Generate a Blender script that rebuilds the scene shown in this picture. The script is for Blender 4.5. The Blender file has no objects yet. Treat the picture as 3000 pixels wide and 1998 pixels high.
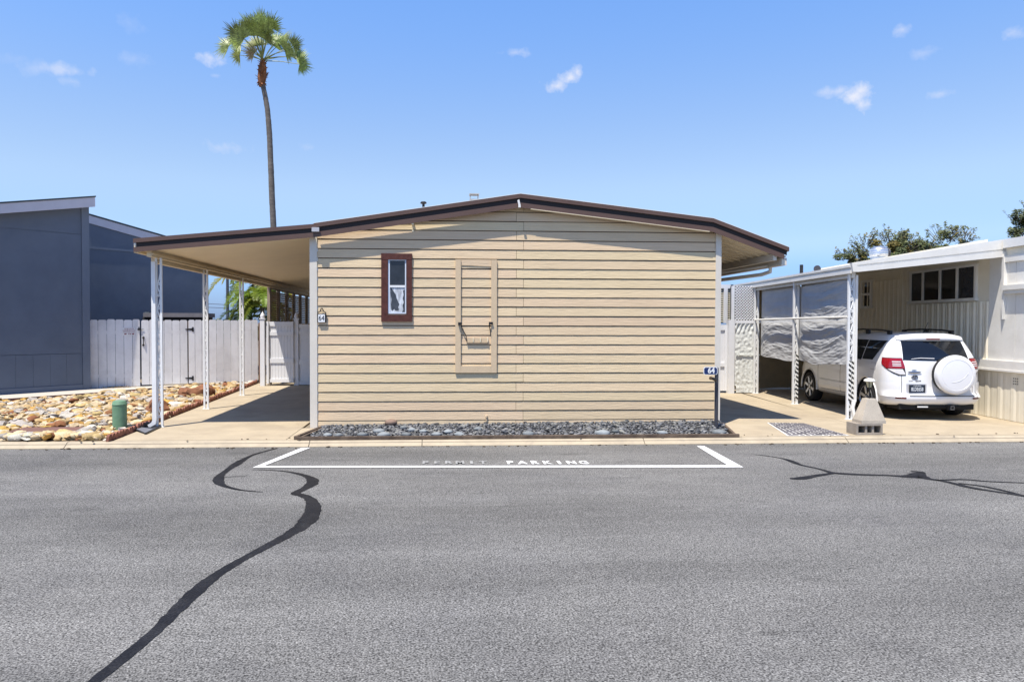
import bpy, bmesh, math, random
from mathutils import Vector, Matrix, noise
random.seed(64)
S = bpy.context.scene
C = S.collection
rad = math.radians

# ---------------------------------------------------------------- camera
F, PX, PY, HC = 2100.0, 1421.0, 999.0, 1.80          # focal length and centre in pixels of a 3000 px wide frame, eye height
cam = bpy.data.cameras.new('camera'); cam.sensor_width = 36.0; cam.lens = F * 36 / 3000
cam.shift_x = (1500 - PX) / 3000; cam.clip_end = 6000; cam.clip_start = 0.05
cam_ob = bpy.data.objects.new('camera', cam); C.objects.link(cam_ob)
CM = Matrix.Rotation(-math.atan(121 / F), 3, 'Z') @ Matrix.Rotation(math.pi / 2 - math.atan(49 / F), 3, 'X') @ Matrix.Rotation(0.0025, 3, 'Z')
CO = Vector((0, 0, HC))
cam_ob.matrix_world = Matrix.Translation(CO) @ CM.to_4x4()
S.camera = cam_ob

# ---------------------------------------------------------------- sky and sun
SUN_EL, SUN_AZ = 68.0, 218.0                          # azimuth clockwise from +Y
world = bpy.data.worlds.new('World'); S.world = world; world.use_nodes = True
wn, wl = world.node_tree.nodes, world.node_tree.links
wn.clear()
w_out = wn.new('ShaderNodeOutputWorld'); w_bg = wn.new('ShaderNodeBackground')
w_bg.inputs['Strength'].default_value = 0.10
sky = wn.new('ShaderNodeTexSky'); sky.sky_type = 'NISHITA'; sky.sun_disc = False
sky.sun_elevation = rad(SUN_EL); sky.sun_rotation = rad(SUN_AZ)
sky.air_density = 1.35; sky.dust_density = 0.6; sky.ozone_density = 2.2; sky.altitude = 0
wl.new(w_bg.outputs[0], w_out.inputs[0])

sun = bpy.data.lights.new('sun', 'SUN'); sun.energy = 4.4; sun.angle = rad(0.5); sun.color = (1.0, 0.935, 0.83)
sun_ob = bpy.data.objects.new('sun', sun); C.objects.link(sun_ob)
sd = Vector((math.sin(rad(SUN_AZ)) * math.cos(rad(SUN_EL)), math.cos(rad(SUN_AZ)) * math.cos(rad(SUN_EL)), math.sin(rad(SUN_EL))))
sun_ob.rotation_euler = sd.to_track_quat('Z', 'Y').to_euler(); sun_ob.location = (-8, -8, 20)

S.view_settings.view_transform = 'Standard'; S.view_settings.look = 'None'
S.view_settings.exposure = 0.75; S.view_settings.gamma = 1.0; S.view_settings.use_curve_mapping = False
S.render.engine = 'CYCLES'
S.cycles.max_bounces = 8; S.cycles.diffuse_bounces = 4; S.cycles.use_denoising = True

# ---------------------------------------------------------------- helpers: where a point of the photograph lies in the place
def ray(px, py): return CM @ Vector(((px - PX) / F, -(py - PY) / F, -1.0))
def at_y(px, py, Y): d = ray(px, py); return CO + d * (Y / d.y)
def at_z(px, py, Z=0.0): d = ray(px, py); return CO + d * ((Z - HC) / d.z)
def at_x(px, py, X): d = ray(px, py); return CO + d * (X / d.x)
def at_v(px, py, P, U):                                # vertical plane through P along U
    d = ray(px, py); n = Vector((U.y, -U.x, 0)); return CO + d * ((Vector((P[0], P[1], 0)) - Vector((CO.x, CO.y, 0))).dot(n) / d.dot(n))

# clouds: a few small wisps, each at its direction in the sky
def cloud_nodes():
    geo = wn.new('ShaderNodeTexCoord')
    nz = wn.new('ShaderNodeTexNoise'); nz.inputs['Scale'].default_value = 42; nz.inputs['Detail'].default_value = 6; nz.inputs['Roughness'].default_value = 0.62
    wl.new(geo.outputs['Generated'], nz.inputs['Vector'])
    nz2 = wn.new('ShaderNodeTexNoise'); nz2.inputs['Scale'].default_value = 95; nz2.inputs['Detail'].default_value = 4
    wl.new(geo.outputs['Generated'], nz2.inputs['Vector'])
    total = None
    def math_(op, a, b=None, clamp=False):
        n = wn.new('ShaderNodeMath'); n.operation = op; n.use_clamp = clamp
        for i, v in ((0, a), (1, b)):
            if v is None: continue
            if isinstance(v, (int, float)): n.inputs[i].default_value = v
            else: wl.new(v, n.inputs[i])
        return n.outputs[0]
    n0 = math_('SUBTRACT', nz.outputs['Fac'], 0.5); n1 = math_('SUBTRACT', nz2.outputs['Fac'], 0.5)
    nn = math_('ADD', math_('MULTIPLY', n0, 2.6), math_('MULTIPLY', n1, 1.3))
    for (px, py, sx, sy, amp) in (
        (618, 172, 40, 22, .85), (185, 206, 75, 17, .5), (110, 200, 60, 22, .22), (215, 240, 40, 12, .28), (400, 172, 45, 20, .18), (385, 75, 40, 28, .16),
        (668, 434, 55, 18, .42), (1508, 156, 42, 15, .55), (1632, 252, 42, 20, .85), (1668, 230, 34, 22, .9), (1690, 212, 17, 26, .85),
        (2504, 282, 42, 26, 1.0), (2522, 305, 24, 26, .95), (2450, 268, 50, 16, .55), (2520, 268, 26, 20, .9), (2646, 87, 26, 16, .5), (2966, 98, 28, 18, .5), (2712, 156, 36, 18, .34),
        (2755, 275, 28, 15, .42), (35, 170, 40, 18, .16), (905, 432, 26, 10, .16), (630, 222, 14, 6, .25)):
        d = ray(px, py).normalized()
        r = d.cross(Vector((0, 0, 1))).normalized(); u = r.cross(d).normalized()
        def dot_(v, s):
            n = wn.new('ShaderNodeVectorMath'); n.operation = 'DOT_PRODUCT'; n.inputs[1].default_value = v * (F / s); wl.new(geo.outputs['Generated'], n.inputs[0]); return n.outputs['Value']
        x, y = dot_(r, sx), dot_(u, sy)
        front = wn.new('ShaderNodeVectorMath'); front.operation = 'DOT_PRODUCT'; front.inputs[1].default_value = d; wl.new(geo.outputs['Generated'], front.inputs[0])
        dist = math_('SQRT', math_('ADD', math_('MULTIPLY', x, x), math_('MULTIPLY', y, y)))
        k = math_('SUBTRACT', math_('ADD', 0.95, nn), dist)
        k = math_('MULTIPLY', k, .85, True)
        k = math_('MULTIPLY', math_('MULTIPLY', k, amp), math_('GREATER_THAN', front.outputs['Value'], 0.5))
        total = k if total is None else math_('MAXIMUM', total, k)
    return math_('MULTIPLY', total, 0.9)
w_tint = wn.new('ShaderNodeMix'); w_tint.data_type = 'RGBA'; w_tint.blend_type = 'MULTIPLY'; w_tint.inputs[0].default_value = 1.0
tz = wn.new('ShaderNodeTexCoord'); sx_ = wn.new('ShaderNodeSeparateXYZ'); wl.new(tz.outputs['Generated'], sx_.inputs[0])
zr = wn.new('ShaderNodeValToRGB'); zr.color_ramp.interpolation = 'EASE'; el_ = zr.color_ramp.elements
el_[0].position = 0.0; el_[0].color = (.34, .55, 1.30, 1); el_[1].position = 1.0; el_[1].color = (.40, .58, .92, 1)
for ps_, c_ in ((.065, (.43, .65, 1.30, 1)), (.11, (.68, .79, 1.14, 1)), (.19, (.88, .90, 1.06, 1)), (.45, (.73, .97, 1.34, 1)), (.7, (.46, .66, 1.0, 1))): e_ = el_.new(ps_); e_.color = c_
wl.new(sx_.outputs['Z'], zr.inputs[0]); wl.new(zr.outputs[0], w_tint.inputs[7])
wl.new(sky.outputs[0], w_tint.inputs[6])
w_mix = wn.new('ShaderNodeMix'); w_mix.data_type = 'RGBA'
wl.new(cloud_nodes(), w_mix.inputs[0]); wl.new(w_tint.outputs[2], w_mix.inputs[6])
w_mix.inputs[7].default_value = (5.2, 5.3, 5.9, 1)
wl.new(w_mix.outputs[2], w_bg.inputs['Color'])

# ---------------------------------------------------------------- materials
def mat(name, col, rough=.75, var=.10, scale=3.0, bump=0.0, bscale=40.0, metal=0.0, stretch=(1, 1, 1), bstretch=None, rand=0.0, spec=.4,
        stain=None, stain_scale=.8, stain_amt=.5, coat=0.0, hue=0.0, speck=0.0, speck_scale=200.0, bdist=.01, trans=0.0):
    m = bpy.data.materials.new(name); m.use_nodes = True
    n, l = m.node_tree.nodes, m.node_tree.links
    b = n['Principled BSDF']; b.inputs['Roughness'].default_value = rough; b.inputs['Metallic'].default_value = metal
    b.inputs['Specular IOR Level'].default_value = spec
    if coat: b.inputs['Coat Weight'].default_value = coat; b.inputs['Coat Roughness'].default_value = .04
    tc = n.new('ShaderNodeTexCoord')
    def mapped(st):
        mp = n.new('ShaderNodeMapping'); mp.inputs['Scale'].default_value = st; l.new(tc.outputs['Object'], mp.inputs[0]); return mp.outputs[0]
    nz = n.new('ShaderNodeTexNoise'); nz.inputs['Scale'].default_value = scale; nz.inputs['Detail'].default_value = 7; nz.inputs['Roughness'].default_value = .62
    l.new(mapped(stretch), nz.inputs['Vector'])
    rp = n.new('ShaderNodeValToRGB')
    c0 = [max(0, c * (1 - var)) for c in col]; c1 = [min(1, c * (1 + var)) for c in col]
    rp.color_ramp.elements[0].position = .3; rp.color_ramp.elements[1].position = .7
    rp.color_ramp.elements[0].color = (*c0, 1); rp.color_ramp.elements[1].color = (*c1, 1)
    l.new(nz.outputs['Fac'], rp.inputs[0]); out = rp.outputs[0]
    def mixin(fac, a, bcol, mode='MIX'):
        mx = n.new('ShaderNodeMix'); mx.data_type = 'RGBA'; mx.blend_type = mode
        if isinstance(fac, float): mx.inputs[0].default_value = fac
        else: l.new(fac, mx.inputs[0])
        l.new(a, mx.inputs[6])
        if isinstance(bcol, tuple): mx.inputs[7].default_value = (*bcol, 1)
        else: l.new(bcol, mx.inputs[7])
        return mx.outputs[2]
    if stain is not None:
        s = n.new('ShaderNodeTexNoise'); s.inputs['Scale'].default_value = stain_scale; s.inputs['Detail'].default_value = 8; s.inputs['Roughness'].default_value = .68; s.inputs['Distortion'].default_value = .4
        l.new(mapped((1, 1, 1)), s.inputs['Vector'])
        r2 = n.new('ShaderNodeMapRange'); r2.inputs[1].default_value = .47; r2.inputs[2].default_value = .72; r2.inputs[3].default_value = 0; r2.inputs[4].default_value = stain_amt
        l.new(s.outputs['Fac'], r2.inputs[0]); out = mixin(r2.outputs[0], out, tuple(stain))
    if speck:
        s = n.new('ShaderNodeTexNoise'); s.inputs['Scale'].default_value = speck_scale; s.inputs['Detail'].default_value = 2; l.new(mapped((1, 1, 1)), s.inputs['Vector'])
        r3 = n.new('ShaderNodeMapRange'); r3.inputs[1].default_value = .32; r3.inputs[2].default_value = .68; r3.inputs[3].default_value = 1 - speck; r3.inputs[4].default_value = 1 + speck
        l.new(s.outputs['Fac'], r3.inputs[0]); out = mixin(1.0, out, r3.outputs[0], 'MULTIPLY')
    if rand or hue:
        oi = n.new('ShaderNodeObjectInfo'); hs = n.new('ShaderNodeHueSaturation')
        mr = n.new('ShaderNodeMapRange'); mr.inputs[3].default_value = 1 - rand; mr.inputs[4].default_value = 1 + rand; l.new(oi.outputs['Random'], mr.inputs[0]); l.new(mr.outputs[0], hs.inputs['Value'])
        if hue:
            wnz = n.new('ShaderNodeTexWhiteNoise'); wnz.noise_dimensions = '1D'; l.new(oi.outputs['Random'], wnz.inputs['W'])
            mh = n.new('ShaderNodeMapRange'); mh.inputs[3].default_value = .5 - hue; mh.inputs[4].default_value = .5 + hue; l.new(wnz.outputs['Value'], mh.inputs[0]); l.new(mh.outputs[0], hs.inputs['Hue'])
        l.new(out, hs.inputs['Color']); out = hs.outputs[0]
    l.new(out, b.inputs['Base Color'])
    if bump:
        bz = n.new('ShaderNodeTexNoise'); bz.inputs['Scale'].default_value = bscale; bz.inputs['Detail'].default_value = 5
        l.new(mapped(bstretch or stretch), bz.inputs['Vector'])
        bp = n.new('ShaderNodeBump'); bp.inputs['Strength'].default_value = bump; bp.inputs['Distance'].default_value = bdist
        l.new(bz.outputs['Fac'], bp.inputs['Height']); l.new(bp.outputs[0], b.inputs['Normal'])
    if trans:
        tr = n.new('ShaderNodeBsdfTranslucent'); l.new(out, tr.inputs[0]); ms = n.new('ShaderNodeMixShader'); ms.inputs[0].default_value = trans
        l.new(b.outputs[0], ms.inputs[1]); l.new(tr.outputs[0], ms.inputs[2]); l.new(ms.outputs[0], n['Material Output'].inputs[0])
    return m

# ---------------------------------------------------------------- mesh builder and object makers
class MB:
    def __init__(s): s.v, s.f, s.mi = [], [], []
    def face(s, pts, m=0):
        i = len(s.v); s.v += [tuple(p) for p in pts]; s.f.append(tuple(range(i, i + len(pts)))); s.mi.append(m)
    def hexa(s, p, m=0):                                # 8 points: bottom loop 0-3, top loop 4-7
        i = len(s.v); s.v += [tuple(q) for q in p]
        for f in ((3, 2, 1, 0), (4, 5, 6, 7), (0, 1, 5, 4), (1, 2, 6, 5), (2, 3, 7, 6), (3, 0, 4, 7)): s.f.append(tuple(i + k for k in f)); s.mi.append(m)
        return s
    def box(s, x0, x1, y0, y1, z0, z1, m=0):
        return s.hexa([(x0, y0, z0), (x1, y0, z0), (x1, y1, z0), (x0, y1, z0), (x0, y0, z1), (x1, y0, z1), (x1, y1, z1), (x0, y1, z1)], m)
    def obox(s, c, ax, ay, az, m=0):                    # centre and three half-axis vectors
        c, ax, ay, az = Vector(c), Vector(ax), Vector(ay), Vector(az)
        return s.hexa([c - ax - ay - az, c + ax - ay - az, c + ax + ay - az, c - ax + ay - az, c - ax - ay + az, c + ax - ay + az, c + ax + ay + az, c - ax + ay + az], m)
    def beam(s, a, b, w, h, up=(0, 0, 1), m=0):         # square bar from a to b
        a, b = Vector(a), Vector(b); d = b - a; r = d.cross(Vector(up))
        if r.length < 1e-6: r = d.cross(Vector((1, 0, 0)))
        r.normalize(); u = r.cross(d).normalized()
        return s.obox((a + b) / 2, r * w / 2, d / 2, u * h / 2, m)
    def prism(s, pts, vec, m=0):                        # polygon extruded along vec
        n = len(pts); vec = Vector(vec); i = len(s.v)
        s.v += [tuple(p) for p in pts] + [tuple(Vector(p) + vec) for p in pts]
        s.f.append(tuple(range(i + n - 1, i - 1, -1))); s.f.append(tuple(range(i + n, i + 2 * n))); s.mi += [m, m]
        for k in range(n): s.f.append((i + k, i + (k + 1) % n, i + n + (k + 1) % n, i + n + k)); s.mi.append(m)
        return s
    def tube(s, pts, r, n=8, cap=True, m=0):
        pts = [Vector(p) for p in pts]; rr = r if isinstance(r, (list, tuple)) else [r] * len(pts); rings = []
        d0 = (pts[1] - pts[0]).normalized(); u = d0.orthogonal().normalized()
        for k, p in enumerate(pts):
            d = (pts[min(k + 1, len(pts) - 1)] - pts[max(k - 1, 0)]).normalized()
            u = (u - d * u.dot(d)).normalized(); w = d.cross(u); i = len(s.v)
            s.v += [tuple(p + (u * math.cos(2 * math.pi * a / n) + w * math.sin(2 * math.pi * a / n)) * rr[k]) for a in range(n)]; rings.append(i)
        for k in range(len(rings) - 1):
            for a in range(n): s.f.append((rings[k] + a, rings[k] + (a + 1) % n, rings[k + 1] + (a + 1) % n, rings[k + 1] + a)); s.mi.append(m)
        if cap: s.f.append(tuple(rings[0] + a for a in reversed(range(n)))); s.f.append(tuple(rings[-1] + a for a in range(n))); s.mi += [m, m]
        return s
    def lathe(s, prof, c, n=24, axis='Z', m=0, cap=True):   # (radius, height) pairs
        c = Vector(c); rings = []
        for (r, h) in prof:
            i = len(s.v); rings.append(i)
            for a in range(n):
                x, y = r * math.cos(2 * math.pi * a / n), r * math.sin(2 * math.pi * a / n)
                s.v.append(tuple(c + (Vector((x, y, h)) if axis == 'Z' else Vector((h, x, y)) if axis == 'X' else Vector((y, h, x)))))
        for k in range(len(rings) - 1):
            for a in range(n): s.f.append((rings[k] + a, rings[k] + (a + 1) % n, rings[k + 1] + (a + 1) % n, rings[k + 1] + a)); s.mi.append(m)
        if cap: s.f.append(tuple(rings[0] + a for a in reversed(range(n)))); s.f.append(tuple(rings[-1] + a for a in range(n))); s.mi += [m, m]
        return s
    def grid(s, fn, nu, nv, m=0):
        i = len(s.v)
        for a in range(nu + 1):
            for b in range(nv + 1): s.v.append(tuple(fn(a / nu, b / nv)))
        for a in range(nu):
            for b in range(nv): k = i + a * (nv + 1) + b; s.f.append((k, k + nv + 1, k + nv + 2, k + 1)); s.mi.append(m)
        return s
    def add(s, other, M=None, m=None):
        i = len(s.v); s.v += [tuple(M @ Vector(p)) if M else p for p in other.v]; s.f += [tuple(i + k for k in f) for f in other.f]; s.mi += [m if m is not None else q for q in other.mi]
        return s
    def mesh(s, name, mats, smooth=None):
        me = bpy.data.meshes.new(name); me.from_pydata(s.v, [], s.f)
        for m in (mats if isinstance(mats, (list, tuple)) else [mats]): me.materials.append(m)
        if any(s.mi): me.polygons.foreach_set('material_index', s.mi)
        bm = bmesh.new(); bm.from_mesh(me); bmesh.ops.recalc_face_normals(bm, faces=bm.faces); bm.to_mesh(me); bm.free()
        if smooth is not None:
            me.polygons.foreach_set('use_smooth', [True] * len(me.polygons)); me.set_sharp_from_angle(angle=rad(smooth))
        me.update(); return me

def tag(o, label=None, cat=None, group=None, kind=None):
    if label: o['label'] = label
    if cat: o['category'] = cat
    if group: o['group'] = group
    if kind: o['kind'] = kind
    return o
def put(name, me, parent=None):
    o = bpy.data.objects.new(name, me); C.objects.link(o)
    if parent is not None:
        o.parent = parent
    return o
def build(mb, name, mats, parent=None, smooth=None, world=True):
    """one mesh object; with world=True the vertices are world coordinates even under a parent"""
    o = put(name, mb.mesh(name, mats, smooth), parent)
    if parent is not None and world: o.matrix_parent_inverse = wm(parent).inverted()
    return o
def wm(o):
    m = Matrix.Translation(o.location) @ o.rotation_euler.to_matrix().to_4x4() @ Matrix.Diagonal((*o.scale, 1))
    return (wm(o.parent) @ o.matrix_parent_inverse @ m) if o.parent else m
def thing(name, label, cat, loc=(0, 0, 0), rz=0.0, group=None, kind=None):
    o = bpy.data.objects.new(name, None); C.objects.link(o); o.location = loc; o.rotation_euler = (0, 0, rz); o.empty_display_size = .2
    return tag(o, label, cat, group, kind)
def bx(name, m, parent, *a): return build(MB().box(*a), name, m, parent)
def text(name, s, size, m, parent, M, sx=1.0, ext=.0015, world=True, bold=0.0, spacing=1.0):
    cu = bpy.data.curves.new(name, 'FONT'); cu.body = s; cu.size = size; cu.extrude = ext; cu.align_x = 'CENTER'; cu.align_y = 'CENTER'; cu.offset = bold; cu.space_character = spacing; cu.resolution_u = 3
    t = bpy.data.objects.new(name + '_curve', cu); C.objects.link(t); bpy.context.view_layer.update()
    me = bpy.data.meshes.new_from_object(t.evaluated_get(bpy.context.evaluated_depsgraph_get()))
    bpy.data.objects.remove(t); me.name = name
    me.transform(M @ Matrix.Diagonal((sx, 1, 1, 1))); me.materials.clear(); me.materials.append(m)
    o = put(name, me, parent)
    if parent is not None and world: o.matrix_parent_inverse = wm(parent).inverted()
    return o
def facing(p): return Matrix.Translation(p) @ Matrix.Rotation(math.pi / 2, 4, 'X')     # text upright, facing -Y
def clip(poly, a, b, c):                                # keep a*x + b*z <= c
    out = []
    for i in range(len(poly)):
        p, q = poly[i], poly[(i + 1) % len(poly)]; fp, fq = a * p[0] + b * p[1] - c, a * q[0] + b * q[1] - c
        if fp <= 0: out.append(p)
        if (fp < 0 < fq) or (fq < 0 < fp): t = fp / (fp - fq); out.append((p[0] + (q[0] - p[0]) * t, p[1] + (q[1] - p[1]) * t))
    return out
def lerp(a, b, t): return a + (b - a) * t

# ---------------------------------------------------------------- material list
M_asphalt = mat('asphalt', (.155, .151, .143), .92, .10, .5, .8, 120, speck=.75, speck_scale=80, stain=(.098, .097, .10), stain_scale=.32, stain_amt=.55, spec=.25, bdist=.012)
def asphalt_detail(m):
    # wheel-worn bands along the lane, oil spots and pale chips on top of the base speckle
    n, l = m.node_tree.nodes, m.node_tree.links; b = n['Principled BSDF']; src = b.inputs['Base Color'].links[0].from_socket
    tc = n.new('ShaderNodeTexCoord')
    def noise_(st, sc, lo, hi, a, c, det=5):
        mp = n.new('ShaderNodeMapping'); mp.inputs['Scale'].default_value = st; l.new(tc.outputs['Object'], mp.inputs[0]); z = n.new('ShaderNodeTexNoise'); z.inputs['Scale'].default_value = sc; z.inputs['Detail'].default_value = det; z.inputs['Roughness'].default_value = .65; l.new(mp.outputs[0], z.inputs['Vector'])
        r_ = n.new('ShaderNodeMapRange'); r_.inputs[1].default_value = lo; r_.inputs[2].default_value = hi; r_.inputs[3].default_value = a; r_.inputs[4].default_value = c; l.new(z.outputs['Fac'], r_.inputs[0]); return r_.outputs[0]
    out = src
    for f in (noise_((.12, .8, 1), 1.0, .33, .68, .75, 1.21), noise_((.5, 1.6, 1), 1.7, .60, .74, 1.0, .74), noise_((1.2, 3.5, 1), 2.4, .60, .72, 1.0, 1.22, 3), noise_((1, 1, 1), 88, .60, .70, 1.0, 1.8, 1), noise_((1, 1, 1), 70, .30, .40, .5, 1.0, 1), noise_((.35, 3, 1), 2.2, .66, .73, 1.0, .55, 8)):
        mx = n.new('ShaderNodeMix'); mx.data_type = 'RGBA'; mx.blend_type = 'MULTIPLY'; mx.inputs[0].default_value = 1; l.new(out, mx.inputs[6]); l.new(f, mx.inputs[7]); out = mx.outputs[2]
    l.new(out, b.inputs['Base Color'])
asphalt_detail(M_asphalt)
M_tar = mat('tar', (.0105, .0102, .0115), .62, .45, 5, .6, 60, spec=.22, speck=.6, speck_scale=70, stain=(.05, .05, .05), stain_scale=7, stain_amt=.35)
M_paint = mat('road_paint', (.74, .74, .73), .75, .07, 30, .3, 120, stain=(.24, .235, .23), stain_scale=14, stain_amt=.55)
M_faded = mat('faded_paint', (.30, .30, .295), .85, .3, 25, .2, 120, stain=(.15, .147, .14), stain_scale=9, stain_amt=1.0)
M_conc = mat('concrete', (.385, .318, .222), .88, .09, 2.2, .25, 90, stain=(.24, .19, .135), stain_scale=.9, stain_amt=.6, speck=.07, speck_scale=160)
M_conc2 = mat('pale_concrete', (.46, .42, .36), .88, .06, 2, .2, 90, stain=(.38, .34, .28), stain_scale=1.6, stain_amt=.35)
M_kerb = mat('kerb_concrete', (.40, .335, .24), .9, .08, 4, .25, 70, stain=(.24, .20, .155), stain_scale=2.3, stain_amt=.6, speck=.08, speck_scale=180)
M_soil = mat('soil', (.15, .105, .065), .95, .25, 6, .4, 40)
M_gsoil = mat('dark_soil', (.035, .035, .038), .95, .3, 9, .4, 60)
M_joint = mat('joint', (.10, .085, .065), .95, .1)
ROCKS = [mat('rock_%s' % n, c, .82, .32, 9, .5, 30, hue=.012, rand=.25, spec=.25) for n, c in
         (('tan', (.44, .32, .15)), ('cream', (.52, .42, .26)), ('grey', (.36, .325, .285)), ('gold', (.43, .27, .065)), ('rust', (.24, .105, .045)), ('white', (.52, .475, .40)))]
M_boulder = mat('boulder', (.20, .085, .04), .85, .4, 5, .6, 22)
PEBS = [mat('pebble_%s' % n, c, .6, .2, 9, .1, 60, rand=.3, spec=.4) for n, c in (('slate', (.098, .102, .112)), ('dark', (.042, .044, .05)), ('light', (.22, .22, .22)), ('olive', (.165, .165, .155)))]
M_slab = mat('flat_stone', (.175, .19, .195), .75, .2, 8, .3, 50, rand=.4)
M_slab_b = mat('brown_stone', (.20, .135, .10), .8, .2, 7, .2, 60)
M_timber = mat('edging_timber', (.10, .07, .05), .9, .35, 8, .4, 50, stretch=(1, 1, 1), stain=(.22, .17, .12), stain_scale=4, stain_amt=.6)
M_terra = mat('terracotta', (.25, .105, .07), .85, .3, 8, .3, 50, rand=.2)
M_lid = mat('utility_lid', (.165, .085, .065), .8, .15, 8, .25, 60)
M_green = mat('pedestal_green', (.125, .235, .14), .55, .10, 6, .05, 60, stain=(.20, .30, .20), stain_scale=4, stain_amt=.4)
M_blk = mat('black_plastic', (.012, .012, .013), .45, .2, 8)
M_brick = mat('inlay_brick', (.14, .13, .138), .9, .25, 10, .35, 60, rand=.25)
M_mortar = mat('inlay_mortar', (.62, .60, .57), .9, .1, 12, .3, 60)

# ---------------------------------------------------------------- ground, road, kerb
KY, RZ = 11.13, -0.09
g = MB()
for (y0, z0, y1, z1) in ((-3000, -.20, KY + .02, -.20), (KY + .02, -.20, KY + .02, -.03), (KY + .02, -.03, 3000, -.03)):
    g.face([(-3000, y0, z0), (3000, y0, z0), (3000, y1, z1), (-3000, y1, z1)])
M_ground = mat('ground_soil', (.20, .17, .13), .95, .2, .6, .3, 8)
tag(build(g, 'ground', M_ground), kind='structure')
r = MB(); r.grid(lambda u, v: (lerp(-90, 90, u), lerp(-40, KY - .02, v), RZ), 2, 2)
road = tag(build(r, 'road', M_asphalt), kind='structure')

kerb = thing('kerb', None, None, (0, KY, RZ), kind='structure')
joints = [at_z(px, 1292, 0).x for px in (-900, -300, 205, 905, 1236, 1900, 2522)] + [13.5, 17]
xs = [-40] + joints + [60]
for a, b in zip(xs, xs[1:]):
    k = MB(); prof = [(KY - .05, RZ - .05), (KY - .05, RZ + .012), (KY + .015, RZ + .05), (KY + .06, RZ + .083), (KY + .12, -.004), (KY + .14, -.004), (KY + .14, RZ - .05)]
    k.prism([(a + .006, y, z) for y, z in prof], (b - a - .012, 0, 0)); build(k, 'kerb_section', M_kerb, kerb, 30)

# lots: driveways, bed bases, walkway
def slab(mb, pts, z0, z1): return mb.prism([(x, y, z0) for x, y in pts], (0, 0, z1 - z0))
def sheet(name, polys, m, z=0.0, th=.08, kind='structure'):
    mb = MB()
    for p in polys: slab(mb, p, z - th, z)
    return tag(build(mb, name, m), kind=kind)
def edge_x(Y): return -5.06 - (Y - 11.27) * .049        # line of the scalloped edging
dl = sheet('driveway', [[(edge_x(11.27), 11.275), (-2.45, 11.275), (-2.45, 15.2), (edge_x(15.2), 15.2)], [(edge_x(15.21), 15.21), (-2.3, 15.21), (-2.3, 30), (edge_x(30), 30)]], M_conc)
fl = sheet('driveway', [[(4.78, 11.275), (7.35, 11.275), (7.45, 13.05), (5.02, 13.05)], [(7.362, 11.275), (16, 11.275), (16, 13.05), (7.462, 13.05)],
                        [(4.9, 13.06), (7.45, 13.06), (7.95, 19.2), (4.9, 19.2)], [(7.462, 13.06), (11.4, 13.06), (11.6, 24), (8.2, 24)]], M_conc)
sheet('driveway', [[(-2.44, 11.275), (-2.22, 11.275), (-2.14, 12.5), (-2.44, 12.5)]], M_conc)
# small stone chips and dry leaves along the gutter
deb = MB(); dr = random.Random(8)
for i in range(190):
    x = dr.uniform(-8, 10); y = KY - .06 - abs(dr.gauss(0, .05)) if dr.random() < .75 else KY + dr.uniform(.02, .3)
    z = RZ + .004 if y < KY - .05 else .004
    s = dr.uniform(.006, .02) * (1.8 if dr.random() < .08 else 1); a = dr.uniform(0, 6.3)
    deb.obox((x, y, z + s * .25), (s * math.cos(a), s * math.sin(a), 0), (-s * .6 * math.sin(a), s * .6 * math.cos(a), 0), (0, 0, s * .3))
tag(build(deb, 'gutter_debris', mat('debris', (.10, .075, .05), .95, .4, 20)), kind='stuff', label='dark scattered chips and leaf bits along the kerb gutter')

# ---------------------------------------------------------------- road markings and tar seals (parts of the road)
ZP = RZ + .004
def strip(pts, z, m, name, jag=0.0, seed=0, fine=.05):
    """flat ribbon through (x, y, halfwidth) points, smoothed, with slightly ragged edges"""
    P = [Vector(p) for p in pts]; out = []
    for i in range(len(P) - 1):
        p0, p1, p2, p3 = P[max(i - 1, 0)], P[i], P[i + 1], P[min(i + 2, len(P) - 1)]
        n = max(3, int((p2 - p1).length / fine))
        for k in range(n):
            t = k / n; out.append(.5 * ((2 * p1) + (p2 - p0) * t + (2 * p0 - 5 * p1 + 4 * p2 - p3) * t * t + (3 * p1 - p0 - 3 * p2 + p3) * t ** 3))
    out.append(P[-1]); rr = random.Random(seed); L, R = [], []
    for i, p in enumerate(out):
        d = out[min(i + 1, len(out) - 1)] - out[max(i - 1, 0)]; d = Vector((d.x, d.y, 0)); d = d.normalized() if d.length else Vector((1, 0, 0)); n = Vector((-d.y, d.x, 0))
        w = max(p.z * (1 + .15 * noise.noise(Vector((i * .11, seed * 3.1, 0))) + .14 * noise.noise(Vector((i * .4, seed * 7.1, 5)))), .002); c = Vector((p.x, p.y, z)); j = lambda: 1 + rr.uniform(-jag, jag)
        L.append(c + n * w * j()); R.append(c - n * w * j())
    mb = MB(); i0 = len(mb.v); mb.v = [tuple(p) for q in zip(L, R) for p in q]
    for i in range(len(L) - 1): mb.f.append((2 * i, 2 * i + 1, 2 * i + 3, 2 * i + 2)); mb.mi.append(0)
    return build(mb, name, m, road)
def gp(px, py, hw=0): p = at_z(px, py, RZ); return (p.x, p.y, hw)
def seal(pts, seed, **k):
    o = strip([gp(*p) for p in pts], RZ + .004 + .001 * (seed % 3), M_tar, 'tar_seal', .09, seed, **k); return o
seal([(812, 1313, .02), (750, 1330, .026), (718, 1344, .04), (692, 1360, .062), (668, 1376, .038), (645, 1394, .05), (640, 1411, .062), (655, 1423, .038), (700, 1435, .022), (745, 1440, .012), (772, 1442, .004)], 1)['label'] = 'thin black hooked tar seal curling left of the painted bay corner'
seal([(687, 1342, .006), (718, 1343, .012)], 2); seal([(655, 1398, .008), (725, 1394, .005)], 4)
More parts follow.
